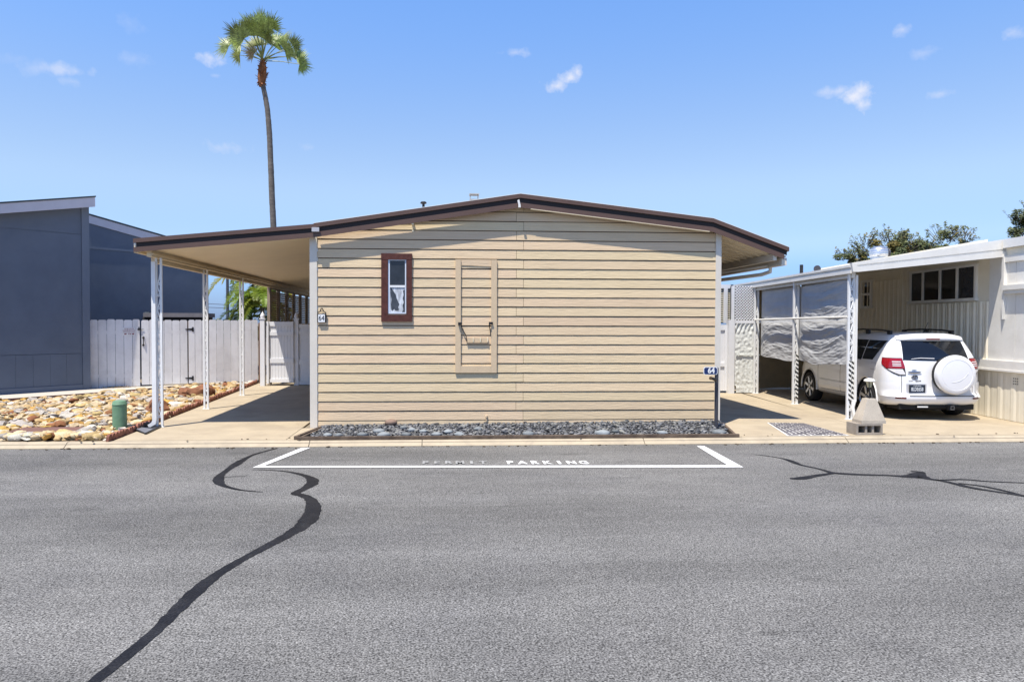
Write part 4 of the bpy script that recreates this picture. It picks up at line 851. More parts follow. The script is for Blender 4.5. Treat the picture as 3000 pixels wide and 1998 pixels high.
def feather_palm(px, py, Y, label, n, L, seed, ms, hgt0=0):
    c = at_y(px, py, Y); t = thing('feather_palm', label, 'palm tree', (c.x, c.y, 0), group='feather palms behind the wooden fence'); rr = random.Random(seed)
    build(MB().tube([(c.x, c.y, 0), (c.x + .05, c.y, c.z * .6), (c.x, c.y, c.z)], [.10, .085, .07], 10), 'trunk', M_trunk, t, 60)
    for i in range(n):
        az = 2 * math.pi * i / n + rr.uniform(-.25, .25); el = rr.choice((.25, .6, .9, 1.15)) + rr.uniform(-.12, .12); frond(t, c, az, el, L * rr.uniform(.8, 1.1), rr.uniform(.9, 1.5), rr.choice(ms), seed * 50 + i)
feather_palm(768, 902, 26.5, 'low bushy green feather palm filling the gap beside the louvred screens', 22, 1.75, 7, [M_pin[0], M_pin[0], M_pin[1]])
c = at_y(800, 815, 30); t = thing('feather_palm', 'taller yellow-green feather palm arching in just under the carport beam', 'palm tree', (c.x, c.y, 0), group='feather palms behind the wooden fence')
build(MB().tube([(c.x, c.y, 0), (c.x - .1, c.y, 1.5), (c.x, c.y, c.z)], [.13, .11, .09], 10), 'trunk', M_trunk, t, 60)
for i, (az, el, L, cu_, m) in enumerate(((3.15, .42, 3.1, .85, 2), (3.0, .15, 2.4, .8, 0), (2.7, .7, 2.6, 1.0, 0), (3.5, .65, 2.4, 1.0, 2), (4.0, .4, 2.2, 1.1, 0), (2.2, .5, 2.2, 1.0, 1), (.2, .5, 2.2, 1.0, 0), (.9, .4, 2.2, 1.0, 2), (-.5, .5, 2.2, 1.0, 0), (1.5, .8, 2.2, 1.0, 1), (4.7, .5, 2.0, 1.2, 0), (3.3, -.35, 1.6, .5, 1), (5.4, .3, 2, 1.1, 2), (3.25, .95, 2.6, 1.2, 1))): frond(t, c, az, el, L, cu_, M_pin[m], 900 + i, .72, 60)
feather_palm(735, 930, 29, 'small dark feather palm low behind the fence boards', 14, 1.5, 9, [M_pin[1], M_pin[0]])
p = at_y(667, 950, 60); pt = at_y(667, 775, 60)
M_pole = mat('utility_pole', (.055, .06, .08), .9, .2, 3)
t = thing('utility_pole', 'dark wooden utility pole with two wires seen beyond the wooden fence', 'utility pole', (p.x, 60, 0)); build(MB().tube([(p.x, 60, -.1), (p.x, 60, pt.z)], [.13, .11], 10), 'pole', M_pole, t, 50); bx('crossarm', M_pole, t, p.x - .9, p.x + .9, 59.8, 59.87, pt.z - .4, pt.z - .28)
for ya, yb in ((886, 893), (897, 903)):
    a, b = at_y(560, ya - 7, 62), at_y(667, yb, 60); build(MB().tube([a, a.lerp(b, .5) + Vector((0, 0, -.12)), b], .022, 5), 'wire', M_pole, t)
def leaf_cloud(mb, c, rx, ry, rz, n, s, rr, m=0, shell=.55):
    for i in range(n):
        while True:
            v = Vector((rr.uniform(-1, 1), rr.uniform(-1, 1), rr.uniform(-1, 1)))
            if shell * rr.random() < v.length < 1: break
        p = Vector(c) + Vector((v.x * rx, v.y * ry, v.z * rz)); a = Vector((rr.gauss(0, 1), rr.gauss(0, 1), rr.gauss(0, 1))).normalized(); b = a.orthogonal().normalized(); k = s * rr.uniform(.6, 1.4)
        mb.face([p - a * k, p + b * k * .45, p + a * k, p - b * k * .45], m)
M_leaf = [mat('leaf_olive', (.125, .14, .05), .6, .4, 2, rand=.1, trans=.2), mat('leaf_dark', (.075, .095, .035), .6, .4, 2, trans=.15), mat('leaf_rust', (.16, .13, .03), .6, .4, 2, trans=.2)]
M_twig = mat('twig', (.10, .085, .07), .9, .2, 5)
rr = random.Random(17); hg = MB()
for i in range(26):
    x = rr.uniform(-40, -20); leaf_cloud(hg, (x, 78 + rr.uniform(-4, 4), rr.uniform(.3, 1.7)), 1.6, 1.4, 1.1, 190, .22, rr, rr.choice((0, 1, 1)))
for i in range(16): leaf_cloud(hg, (rr.uniform(-24, -6), 60 + rr.uniform(-4, 4), rr.uniform(.6, 1.3)), 1.6, 1.4, 1.0, 150, .2, rr, rr.choice((0, 1, 1)))
tag(build(hg, 'distant_trees', M_leaf), kind='stuff', label='dark far-off tree line low on the horizon beyond the fence')

# ================================================================ neighbour on the right: white house with a carport
M_alw = mat('white_siding', (.80, .735, .59), .6, .05, 3, stain=(.66, .58, .44), stain_scale=1.2, stain_amt=.3, rand=.02)
M_alw2 = mat('white_trim', (.74, .72, .67), .55, .04, 4, stain=(.60, .55, .47), stain_scale=2.5, stain_amt=.35)
NU = Vector((.078, .997, 0)).normalized(); NN = Vector((-NU.y, NU.x, 0))      # along the neighbour's side wall, and out of it towards the carport
NP = Vector((10.62, 12.45, 0))
nh = thing('white_house', 'white ribbed-metal home at the right edge with a strip of four dark windows', 'house', tuple(NP))
def np(s, off, z): return NP + NU * s + NN * off + Vector((0, 0, z))
def nb(mb, s0, s1, o0, o1, z0, z1): return mb.hexa([np(s0, o0, z0), np(s1, o0, z0), np(s1, o1, z0), np(s0, o1, z0), np(s0, o0, z1), np(s1, o0, z1), np(s1, o1, z1), np(s0, o1, z1)])
def npart(name, m, *a): return build(nb(MB(), *a), name, m, nh)
def ns(px, py, off=0): p = at_v(px, py, NP + NN * off, NU); return (p - NP).dot(NU), p.z
npart('wall', M_alw, -.4, 9.0, -6.0, -.035, 0, 3.12)
bz0, bz1 = .93, 1.13
# ribbed upper panels, each 0.40 m with three ribs
def rib_panel(s0, w, z0, z1, nr, d, name='siding_panel'):
    mb = MB(); pts = []; k = w / nr
    for i in range(nr): a = s0 + i * k; pts += [(a, -.03), (a + k * .14, -.03 + d), (a + k * .34, -.03 + d), (a + k * .44, -.026), (a + k * .70, -.026), (a + k * .74, -.03 + d * .45), (a + k * .80, -.03 + d * .45), (a + k * .84, -.026)]
    pts += [(s0 + w - .003, -.03)]; pts = [(p[0], p[1]) for p in pts]
    mb.prism([np(s, o, z0) for s, o in pts] + [np(s, -.034, z0) for s, _ in (pts[-1], pts[0])], Vector((0, 0, z1 - z0))); build(mb, name, M_alw, nh)
w0, w1 = ns(2668, 803), ns(2858, 776); sA, sB = w1[0], w0[0]; wz1, wz0 = 3.0, 2.36
s = 1.10
while s < 8.6:
    w = .40
    if s + w > sA - .06 and s < sB + .06:
        rib_panel(s, w, bz1, wz0 - .08, 2, .030)
    else: rib_panel(s, w, bz1, 3.12 if s < 4 else 2.92, 2, .030)
    s += w
npart('frieze', M_alw, sA - .3, 8.8, -.034, -.005, 3.12, 3.5)
for i in range(2): npart('smooth_panel', M_alw2, -.38 + i * .74, .35 + i * .74, -.034, -.012, bz1, 3.3)
npart('belt_trim', M_alw2, -.39, 8.8, -.034, .035, bz0 + .01, bz1); npart('belt_lip', M_alw2, -.39, 8.8, .035, .05, bz0 - .005, bz0 + .03)
s = -.4
while s < 8.6: rib_panel(s, .36, .01, bz0, 1, .012, 'skirt_panel'); s += .36
vs = ns(2975, 1105)[0]; vm = MB()
for i in range(3):
    for j in range(3): nb(vm, vs - .05 + i * .05, vs - .03 + i * .05, -.012, -.008, .80 - j * .05, .82 - j * .05)
build(vm, 'skirt_vent', M_black, nh)
# four-pane window strip
win = bpy.data.objects.new('window', None); C.objects.link(win); win.parent = nh; win.matrix_parent_inverse = wm(nh).inverted(); win['label'] = 'long window of four dark panes in a pale frame'
def wpart(par, name, m, *a): return build(nb(MB(), *a), name, m, par)
ed_ = [sB] + [ns(p, 860)[0] for p in (2703, 2753, 2803)] + [sA]
wpart(win, 'frame', M_alw2, sA - .06, sB + .06, -.034, .012, wz1, wz1 + .05); wpart(win, 'sill', M_alw2, sA - .07, sB + .07, -.034, .045, wz0 - .06, wz0)
for i, sx in enumerate(ed_): wpart(win, 'mullion', M_alw2, sx - .03, sx + .03, -.034, .012, wz0, wz1)
for a, b, m in zip(ed_, ed_[1:], (M_glass2, M_glass, M_glass, M_glass2)): wpart(win, 'pane', m, b + .03, a - .03, -.034, -.012, wz0, wz1)
win2 = bpy.data.objects.new('window', None); C.objects.link(win2); win2.parent = nh; win2.matrix_parent_inverse = wm(nh).inverted(); win2['label'] = 'small window of two stacked panes'
a, b = ns(2552, 857)[0], ns(2525, 857)[0]
for z0, z1 in ((2.24, 2.30), (2.58, 2.64), (2.92, 2.98)): wpart(win2, 'rail', M_alw2, a - .05, b + .05, -.034, .02, z0, z1)
for q_ in (a, b): wpart(win2, 'stile', M_alw2, q_ - .045, q_ + .045, -.034, .018, 2.30, 2.92)
for z0, z1 in ((2.30, 2.58), (2.64, 2.92)): wpart(win2, 'pane', M_glass, a + .045, b - .045, -.03, -.008, z0, z1)
# front end: corner post, fascia stub, lip
npart('front_fascia', M_alw2, -.42, .60, -.5, .075, 3.265, 3.43); npart('fascia_recess', M_alw, -.41, .60, -.4, .0, 3.115, 3.265); npart('fascia_trim', M_alw2, -.415, .60, -.4, .035, 3.0, 3.115)
npart('corner_trim', M_alw2, -.42, -.36, -.034, .02, 0, 3.2)
npart('lip', M_alw2, -.30, .58, -.034, .09, 2.47, 2.56); npart('lip', M_alw2, -.30, .58, -.034, .06, 2.40, 2.468)
mb = MB(); nb(mb, .60, .66, -.02, .05, 2.20, 3.20); mb.prism([np(.60, .05, 2.20), np(.66, .05, 2.20), np(.63, .05, 1.92)], NN * -.06); build(mb, 'hanging_trim', M_alw2, nh)
p = at_v(2935, 880, NP + NN * .2, NU)

# carport roof of the neighbour
nc = thing('white_carport', 'white metal carport with scrollwork posts sheltering the white car', 'carport', (7.7, 13.2, 0))
def cx(Y): return 7.66 + .085 * (Y - 13.1)
Y0, Y1 = 13.1, 22.0
ztL, zbL = 2.935, 2.775; zbR, ztR = 3.10, 3.44; xR = 10.74
# side fascia (steps: top, recess, bottom)
def side(y0, y1, o0, o1, z0, z1, name, m):
    mb = MB(); mb.hexa([(cx(y0) + o0, y0, z0), (cx(y0) + o1, y0, z0), (cx(y1) + o1, y1, z0), (cx(y1) + o0, y1, z0), (cx(y0) + o0, y0, z1), (cx(y0) + o1, y0, z1), (cx(y1) + o1, y1, z1), (cx(y1) + o0, y1, z1)]); return build(mb, name, m, nc)
side(Y0, Y1, -.03, .02, zbL + .115, ztL, 'side_fascia', M_alw2); side(Y0, Y1, -.005, .015, zbL + .06, zbL + .115, 'fascia_recess', M_alw2); side(Y0, Y1, -.02, .02, zbL, zbL + .06, 'side_fascia', M_alw2)
def front(z00, z01, z10, z11, y0, y1, name, m):
    mb = MB(); xl = cx(Y0) + .022; mb.prism([(xl, y0, z00), (xR, y0, z10), (xR, y0, z11), (xl, y0, z01)], (0, y1 - y0, 0)); return build(mb, name, m, nc)
front(2.79, 2.885, 3.115, 3.225, Y0 - .02, Y0 + .02, 'front_fascia', M_alw2); front(2.885, 2.92, 3.225, 3.265, Y0 + .002, Y0 + .02, 'fascia_recess', M_alw2); front(2.92, 2.97, 3.265, 3.455, Y0 - .012, Y0 + .02, 'front_fascia', M_alw2)
mb = MB(); mb.prism([(cx(Y0), Y0 - .06, 2.80), (cx(Y0) + .09, Y0 - .06, 2.80), (cx(Y0) + .075, Y0 - .06, 2.965), (cx(Y0) - .03, Y0 - .06, 2.965)], (0, .07, 0)); build(mb, 'corner_cap', M_alw2, nc)
mb = MB(); mb.hexa([(cx(Y0) + .02, Y0 + .02, 2.905), (xR, Y0 + .02, 3.24), (xR + .7, Y1, 3.24), (cx(Y1) + .02, Y1, 2.905), (cx(Y0) + .02, Y0 + .02, 2.93), (xR, Y0 + .02, 3.27), (xR + .7, Y1, 3.27), (cx(Y1) + .02, Y1, 2.93)]); build(mb, 'roof', M_roof, nc)
0 and None; mb = MB(); mb.hexa([(cx(16.5) + .2, 16.5, 2.94), (cx(16.5) + 3.3, 16.5, 3.27), (cx(22) + 3.3, 22, 3.3), (cx(22) - .4, 22, 2.98), (cx(16.5) + .2, 16.5, 2.96), (cx(16.5) + 3.3, 16.5, 3.29), (cx(22) + 3.3, 22, 3.42), (cx(22) - .4, 22, 3.16)]); None
side(Y0 + .1, Y1, .06, .12, 2.70, 2.80, 'beam', M_alw2)
ps = []
for px, y, zt, sp in ((2491, 13.25, 2.80, .10), (2329, 15.85, 2.78, .085), (2214, 18.35, 2.78, .08)):
    x = at_y(px, 1100, y).x; ps.append((x, y)); ornate_post(nc, x, y, zt, sp, .042)
# striped tape on two posts
M_tape = bpy.data.materials.new('striped_tape'); M_tape.use_nodes = True; n_, l_ = M_tape.node_tree.nodes, M_tape.node_tree.links
tc_ = n_.new('ShaderNodeTexCoord'); mp_ = n_.new('ShaderNodeMapping'); mp_.inputs['Rotation'].default_value = (0, rad(-38), 0); l_.new(tc_.outputs['Object'], mp_.inputs[0])
wv = n_.new('ShaderNodeTexWave'); wv.bands_direction = 'Z'; wv.inputs['Scale'].default_value = 4.2; l_.new(mp_.outputs[0], wv.inputs[0])
gt = n_.new('ShaderNodeMath'); gt.operation = 'GREATER_THAN'; gt.inputs[1].default_value = .5; l_.new(wv.outputs['Fac'], gt.inputs[0]); mx_ = n_.new('ShaderNodeMix'); mx_.data_type = 'RGBA'; l_.new(gt.outputs[0], mx_.inputs[0]); mx_.inputs[6].default_value = (.72, .71, .66, 1); mx_.inputs[7].default_value = (.012, .012, .012, 1); l_.new(mx_.outputs[2], n_['Principled BSDF'].inputs['Base Color']); n_['Principled BSDF'].inputs['Roughness'].default_value = .5
for (x, y), sp, sides, z0, z1 in ((ps[0], .10, (-.2, .5), .36, 1.12), (ps[1], .085, (.5,), .10, 1.15)):
    for s in sides: build(MB().box(x + s * sp - .0235, x + s * sp + .0235, y - .0245, y - .0215 if s == .5 else y - .012, z0, z1).box(x + s * sp - .0245, x + s * sp - .0215, y - .0215, y + .022, z0, z1), 'warning_tape', M_tape, nc)
# crooked corner downspout
x, y = ps[0]; build(MB().box(x + .055, x + .10, y - .05, y - .005, .34, 2.75).tube([(x + .075, y - .03, .36), (x + .03, y - .05, .24), (x + .055, y - .05, .10), (x + .06, y - .06, .03)], .03, 8), 'downspout', M_alw2, nc, 40)

# pipe and tarps hung along the carport side
M_tarp = mat('grey_tarp', (.50, .505, .51), .95, .06, 4, .15, 120, stain=(.38, .38, .38), stain_scale=1.5, stain_amt=.3, spec=.08)
M_sheet = mat('crinkled_sheet', (.64, .65, .62), .45, .06, 5, spec=.4)
build(MB().tube([(ps[2][0] - .035, ps[2][1], 1.93), (ps[1][0] - .06, ps[1][1], 1.945), (ps[0][0] - .06, ps[0][1], 1.955)], .022, 8), 'cross_pipe', M_alw2, nc, 40)
def cloth(name, pa, pb, za, zb, seed, label, group, amp=.05, off=.0, hem=None, nu=80, nv=80, fold=1.0, mt=None, fine=.02):
    A, B = Vector((*pa, 0)), Vector((*pb, 0)); u_ = (B - A).normalized(); nrm = Vector((-u_.y, u_.x, 0)); rr = random.Random(seed); ph = rr.uniform(0, 6)
    if nrm.x > 0: nrm = -nrm
    def fn(u, v):
        top, bot = za[0] + (za[1] - za[0]) * u, zb[0] + (zb[1] - zb[0]) * u
        sag = (1 - v) * 4 * u * (1 - u)
        z = lerp(bot, top, v) - .03 * sag * fold + (.018 * math.sin(u * 9 + ph) * (1 - v))
        edge = min(1, 8 * u, 8 * (1 - u)) * min(1, 7 * (1 - v) + .05); w = v + .30 * fold * (u - .5) ** 2 * (1 if seed % 2 else -1) * 2 - .12 * u * fold
        d = math.sin(w * 21 + ph + 2.2 * noise.noise(Vector((u * 2.2, v * 1.4, seed)))) * (.35 + .65 * noise.noise(Vector((u * 3, v * 2.5, seed + 9))) )
        d += .8 * math.sin((u * 1.2 + v * .8) * 8 + ph * 2) * noise.noise(Vector((u * 1.8, v * 2.2, seed + 4)))
        cu_ = w + .16 * noise.noise(Vector((u * 1.6, v * 1.2, seed + 30)))
        rid = 1 - abs(noise.noise(Vector((u * 2.4 + cu_ * 3, cu_ * 11, seed + 7)))) * 2.2; d = d * .8 + .4 * max(0, rid) ** 3 - .45 * max(0, 1 - abs(noise.noise(Vector((u * 5 - v * 4, v * 6 + u * 3, seed + 17)))) * 3) ** 2 * .6
        d2 = noise.noise(Vector((u * 13, v * 30, seed + 2)))
        return A.lerp(B, u) + nrm * (off - .10 + amp * edge * d * .27 + fine * .25 * edge * d2 + amp * .5 * edge) + Vector((0, 0, z))
    return tag(build(MB().grid(fn, nu, nv), name, mt or M_tarp, None, 180), label, 'tarp', group)
G = 'grey tarps shading the white carport'
cloth('shade_tarp', (ps[2][0], ps[2][1] - .08), (ps[1][0], ps[1][1]), (2.77, 2.77), (1.96, 1.97), 3, 'upper grey tarp between the far and middle carport posts', G, .045, .0)
cloth('shade_tarp', (ps[1][0], ps[1][1] - .03), (ps[0][0] - .03, ps[0][1] + .05), (2.77, 2.77), (1.965, 1.975), 6, 'upper grey tarp nearest the road, creased above the white pipe', G, .075, .0)
cloth('shade_tarp', (ps[2][0] + .02, ps[2][1] - .08), (ps[1][0], ps[1][1]), (1.92, 1.93), (1.03, 1.0), 5, 'lower grey tarp hanging below the pipe from the far post', G, .06, .03, fold=1.6)
cloth('shade_tarp', (ps[1][0], ps[1][1] - .03), (ps[0][0] - .03, ps[0][1] + .05), (1.93, 1.94), (1.0, 1.05), 8, 'lower grey tarp with deep sagging folds in front of the car', G, .075, .03, fold=1.5)
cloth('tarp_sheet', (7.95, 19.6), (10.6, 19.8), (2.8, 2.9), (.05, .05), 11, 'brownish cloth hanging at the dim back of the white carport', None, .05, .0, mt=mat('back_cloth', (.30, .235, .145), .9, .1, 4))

# crinkled white sheet, lattice, side gate, between the two homes
YG = 18.45
x0, x1 = at_y(2151, 1050, YG).x, at_y(2222, 1050, YG).x
def crink(u, v):
    x = lerp(x0, x1, u) + (.04 if v < .1 else 0) * (1 - u) - .05 * (1 - v) * 0; z = lerp(.02, 1.84, v)
    d = noise.noise(Vector((u * 11 + 6 * v, v * 22, 1))) * .013 + noise.noise(Vector((u * 24, v * 50, 5))) * .008 + (.05 * math.sin((u * 1.2 - v * 1.1) * 30) * max(0, v - .82) * 5 * .5)
    return (x, YG - .04 - d, z)
t = thing('plastic_sheet', 'crinkled white plastic sheet stretched below the lattice beside the grey tarps', 'sheet', (x0, YG, 0)); build(MB().grid(crink, 44, 84), 'sheet', M_sheet, t, 180); bx('top_rail', M_vinyl, t, x0 - .02, x1 + .06, YG - .06, YG, 1.84, 1.92); bx('mid_batten', M_sheet, t, x0 + .02, x1, YG - .075, YG - .05, 1.0, 1.02)
lt = thing('lattice_panel', 'white diagonal lattice panel above the crinkled sheet', 'lattice', (x0, YG, 1.92)); la, lb, lz0, lz1 = x0 + .0, x1 - .09, 1.93, 2.82
w_, h_ = lb - la, lz1 - lz0; stp2 = .075
for sgn, yy in ((1, YG - .02), (-1, YG - .008)):
    k = -h_
    while k < w_:
        t0, t1 = max(0, -k), min(h_, w_ - k)
        if t1 - t0 > .02:
            f_ = (lambda q_: la + k + q_) if sgn == 1 else (lambda q_: lb - k - q_)
            build(MB().beam((f_(t0), yy, lz0 + t0), (f_(t1), yy, lz0 + t1), .012, .022, up=(0, 1, 0)) if False else MB().obox(((f_(t0) + f_(t1)) / 2, yy, lz0 + (t0 + t1) / 2), Vector((sgn, 0, 1)).normalized() * (t1 - t0) * .7071, (0, .005, 0), Vector((-1, 0, sgn)).normalized() * .0105), 'lath', M_vinyl, lt)
        k += stp2
bx('stile', M_vinyl, lt, la - .10, la - .03, YG - .06, YG, 1.93, 2.82)
bx('backing', mat('lattice_shade', (.05, .052, .05), .9, .2, 4), lt, la - .05, lb + .06, YG + .16, YG + .18, 1.93, 2.82); bx('back_post', M_black, lt, lb + .005, lb + .05, YG + .01, YG + .05, 1.93, 2.75)  # dark backing sheet is added, standing in for the shade behind the laths
t = thing('side_gate', 'shaded pale gate and post closing the walkway right of the tan home', 'gate', (7.2, 18.5, 0))
ga, gb_, gc = at_y(2100, 1050, YG + .1).x, at_y(2128, 1050, YG + .1).x, at_y(2132, 1050, YG).x
bx('panel', M_vinyl, t, ga - .6, gb_, YG + .10, YG + .13, .06, 1.78)
for z0, z1 in ((.70, .80), (1.66, 1.80)): bx('rail', M_vinyl, t, ga - .6, gb_ + .01, YG + .07, YG + .135, z0, z1)
bx('post', M_vinyl, t, gc, gc + .16, YG - .06, YG + .12, 0, 1.93); bx('stile', M_vinyl, t, gb_ - .06, gb_ + .012, YG + .065, YG + .14, .06, 1.8)
t = thing('screen_window', 'white framed louvred screen above the side gate', 'screen', (7.1, 18.9, 1.9)); YS = 18.95
a, b = at_y(2104, 880, YS).x, at_y(2146, 880, YS).x; m0, m1 = at_y(2119, 880, YS).x, at_y(2130, 880, YS).x
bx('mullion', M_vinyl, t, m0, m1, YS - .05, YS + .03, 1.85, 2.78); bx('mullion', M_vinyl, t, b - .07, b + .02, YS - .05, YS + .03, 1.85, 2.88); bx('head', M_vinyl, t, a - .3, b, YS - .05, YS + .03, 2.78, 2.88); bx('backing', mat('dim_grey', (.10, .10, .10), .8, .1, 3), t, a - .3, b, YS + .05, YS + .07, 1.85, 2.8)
z = 1.9
while z < 2.78:
    for p, q_ in ((a - .3, m0), (m1, b - .07)): build(MB().obox(((p + q_) / 2, YS, z), ((q_ - p) / 2 - .003, 0, 0), (0, .02, .012), (0, -.002, .003)), 'slat', M_alw, t)
    z += .058
# bits standing on the neighbour's roof
p = at_y(2348, 786, 19.0); t = thing('vent_pipe', 'thin black vent pipe standing on the white roof', 'vent pipe', (p.x, 19, 2.95)); build(MB().tube([(p.x, 19, 2.9), (p.x, 19, at_y(2348, 776, 19).z)], .045, 10), 'pipe', M_black, t, 40)
p = at_y(2395, 788, 19.5); t = thing('satellite_dish', 'small round dark dish low on the white roof', 'dish', (p.x, 19.5, 2.95)); build(MB().lathe([(.10, 0), (.10, .03), (.07, .06), (.02, .08)], (p.x, 19.5, p.z), 14, 'Y'), 'dish', M_post, t, 40); build(MB().beam((p.x, 19.56, p.z), (p.x - .08, 19.6, 2.9), .03, .03).beam((p.x - .12, 19.52, p.z - .05), (p.x - .16, 19.55, 2.9), .09, .03), 'mount', M_alu, t)
p0, p1 = at_y(2550, 762, 18), at_y(2600, 722, 18); cx0, r0 = (p0.x + p1.x) / 2, (p1.x - p0.x) / 2
t = thing('turbine_vent', 'shiny galvanised elbow roof vent standing on the white carport roof', 'roof vent', (cx0, 18, p0.z)); hh_ = p1.z - p0.z
prof = [(r0 * .86, -.25), (r0 * .86, hh_ * .18), (r0 * .9, hh_ * .19), (r0 * .9, hh_ * .24), (r0 * .97, hh_ * .3), (r0 * .97, hh_ * .38), (r0 * .99, hh_ * .4), (r0 * .97, hh_ * .56), (r0 * .99, hh_ * .58), (r0 * .93, hh_ * .72), (r0 * .95, hh_ * .74), (r0 * .8, hh_ * .88), (r0 * .5, hh_ * .98), (.02, hh_)]
build(MB().lathe(prof, (cx0, 18, p0.z), 24), 'hood', M_alu, t, 35); build(MB().lathe([(r0 * .62, 0), (r0 * .66, .03), (r0 * .5, .04)], (cx0 + r0 * .85, 18, p0.z + hh_ * .48), 18, 'X'), 'opening', M_post, t, 40)

# trees behind the neighbour
def tree(name, label, blobs, trunk, seed, n, s, wts=(5, 4, 2), twigs=60):
    t = thing(name, label, 'tree', trunk); rr = random.Random(seed); tb = MB(); tb.tube([Vector(trunk), Vector(trunk) + Vector((.1, 0, 1.2)), Vector(trunk) + Vector((0, 0, 2.4))], [.22, .16, .12], 8); mb = MB(); base = Vector(trunk) + Vector((0, 0, 1.8))
    for (c, rx, rz, dens) in blobs:
        c = Vector(c); tb.tube([base, base.lerp(c, .5) + Vector((rr.uniform(-.3, .3), 0, .2)), c], [.09, .05, .02], 6)
        k = int(n * dens * rx * rz)
        for i in range(max(3, int(rx * rz * 10))):
            v = Vector((rr.gauss(0, .45) * rx, rr.gauss(0, .45) * rx, rr.gauss(0, .45) * rz)); cc = c + v; leaf_cloud(mb, cc, rx * .32, rx * .32, rz * .32, max(3, k // max(3, int(rx * rz * 10))), s, rr, rr.choices((0, 1, 2), wts)[0], .0)
        for i in range(int(twigs * rx)):
            v = Vector((rr.uniform(-1, 1) * rx, rr.uniform(-.6, .6) * rx, rr.uniform(.1, 1.15) * rz)); p_ = c + v * .55; q_ = c + v * rr.uniform(.85, 1.12) + Vector((rr.uniform(-.1, .1), 0, .12)); tb.tube([p_, q_], [.014, .006], 4, cap=False)
            leaf_cloud(mb, q_, .09, .09, .12, 7, s * .9, rr, rr.choices((0, 1, 2), wts)[0], 0)
    build(tb, 'trunk', M_twig, t, 60); build(mb, 'crown', M_leaf, t)
Yt = 38
def P_(px, py): return tuple(at_y(px, py, Yt))
tree('scrub_tree', 'sparse twiggy olive tree showing above the white carport roof', [(P_(2490, 765), .7, .55, .45), (P_(2530, 735), .65, .75, .5), (P_(2610, 730), .9, .95, 1.0), (P_(2650, 735), .9, .85, 1.2), (P_(2710, 745), .8, .65, .8), (P_(2765, 720), 1.0, .9, .9), (P_(2815, 715), .8, .75, .9), (P_(2600, 760), 1.6, .6, .8), (P_(2740, 765), 1.6, .6, .8)], (at_y(2650, 950, Yt).x, Yt, 0), 31, 2600, .085)
Yt = 44
tree('leafy_tree', 'dense dark green tree cut off by the right edge above the white house', [(P_(2990, 665), .9, .9, 1.5), (P_(3020, 640), 1.0, 1.0, 1.5), (P_(2975, 690), .5, .5, 1.3), (P_(3060, 660), 1.3, 1.3, 1.3)], (at_y(3030, 950, Yt).x, Yt, 0), 37, 1100, .09, (3, 6, 0), 20)

# ================================================================ white compact SUV
M_car = mat('car_white', (.74, .74, .75), .28, .01, 2, spec=.5, coat=.6)
M_cgl = mat('car_glass', (.008, .009, .011), .04, .2, 2, spec=.7)
M_rub = mat('tyre_rubber', (.018, .018, .02), .8, .2, 12)
M_rim = mat('alloy_rim', (.55, .55, .57), .3, .05, 6, metal=.8)
M_lred = mat('lamp_red', (.27, .004, .01), .12, .15, 8, spec=.6, coat=.5); M_lclear = mat('lamp_clear', (.62, .60, .60), .12, .1, 12, spec=.6); M_ldark = mat('reflector_red', (.10, .006, .008), .2, .1, 8)
M_seam = mat('seam', (.02, .02, .022), .8, .1); M_chrome = mat('chrome', (.35, .36, .38), .18, .05, 5, metal=.9); M_under = mat('underbody', (.012, .012, .012), .9, .2, 5)
car = thing('parked_car', 'white compact SUV with a white spare wheel cover parked under the white carport', 'car', (9.36, 12.98, 0), -.075)
LV = [  # z, half width, rear y, front y, corner radius
    (.24, .74, .40, 4.05, .28), (.28, .85, .12, 4.20, .30), (.33, .885, .035, 4.30, .33), (.40, .905, .005, 4.36, .34), (.455, .910, .0, 4.38, .34), (.475, .910, .012, 4.38, .34), (.50, .910, .07, 4.38, .33), (.53, .910, .085, 4.38, .32),
    (.66, .915, .085, 4.37, .31), (.80, .915, .095, 4.34, .30), (.92, .910, .105, 4.26, .29), (1.0, .903, .115, 3.9, .28), (1.06, .892, .125, 3.45, .27), (1.12, .875, .14, 3.2, .26), (1.22, .842, .172, 3.02, .25),
    (1.34, .796, .225, 2.82, .24), (1.45, .752, .285, 2.62, .23), (1.53, .715, .335, 2.48, .22), (1.575, .685, .36, 2.40, .22), (1.61, .645, .40, 2.33, .24), (1.64, .56, .50, 2.2, .28), (1.657, .42, .68, 2.0, .30), (1.666, .22, .95, 1.7, .2)]
def lv(z):
    if z <= LV[0][0]: return LV[0]
    for a, b in zip(LV, LV[1:]):
        if z <= b[0]: t_ = (z - a[0]) / (b[0] - a[0]); return tuple(lerp(p, q_, t_) for p, q_ in zip(a, b))
    return LV[-1]
def crown(x, w): return .055 * (x / w) ** 2                # the tail bulges backwards in the middle
def outline(z, a, off=0.0):
    """point on the body at arc length a from the middle of the tail (positive = right), pushed out by off"""
    _, w, yr, yf, r = lv(z); s = 1 if a >= 0 else -1; a = abs(a); st = w - r
    if a <= st: x, y, nx, ny = a, yr, 0, -1
    elif a <= st + r * math.pi / 2: th = (a - st) / r; x, y, nx, ny = st + r * math.sin(th), yr + r * (1 - math.cos(th)), math.sin(th), -math.cos(th)
    else: x, y, nx, ny = w, yr + r + (a - st - r * math.pi / 2), 1, 0
    y += crown(min(x, w), w) * max(0, 1 - max(0, y - yr) / .6)
    return Vector((s * (x + nx * off), y + ny * off, z))
def arc_side(z, y): _, w, yr, yf, r = lv(z); return w - r + r * math.pi / 2 + (y - yr - r)   # arc length where the flank reaches depth y
body = MB(); N1, N2, N3, N4 = 8, 6, 30, 6; rings = []
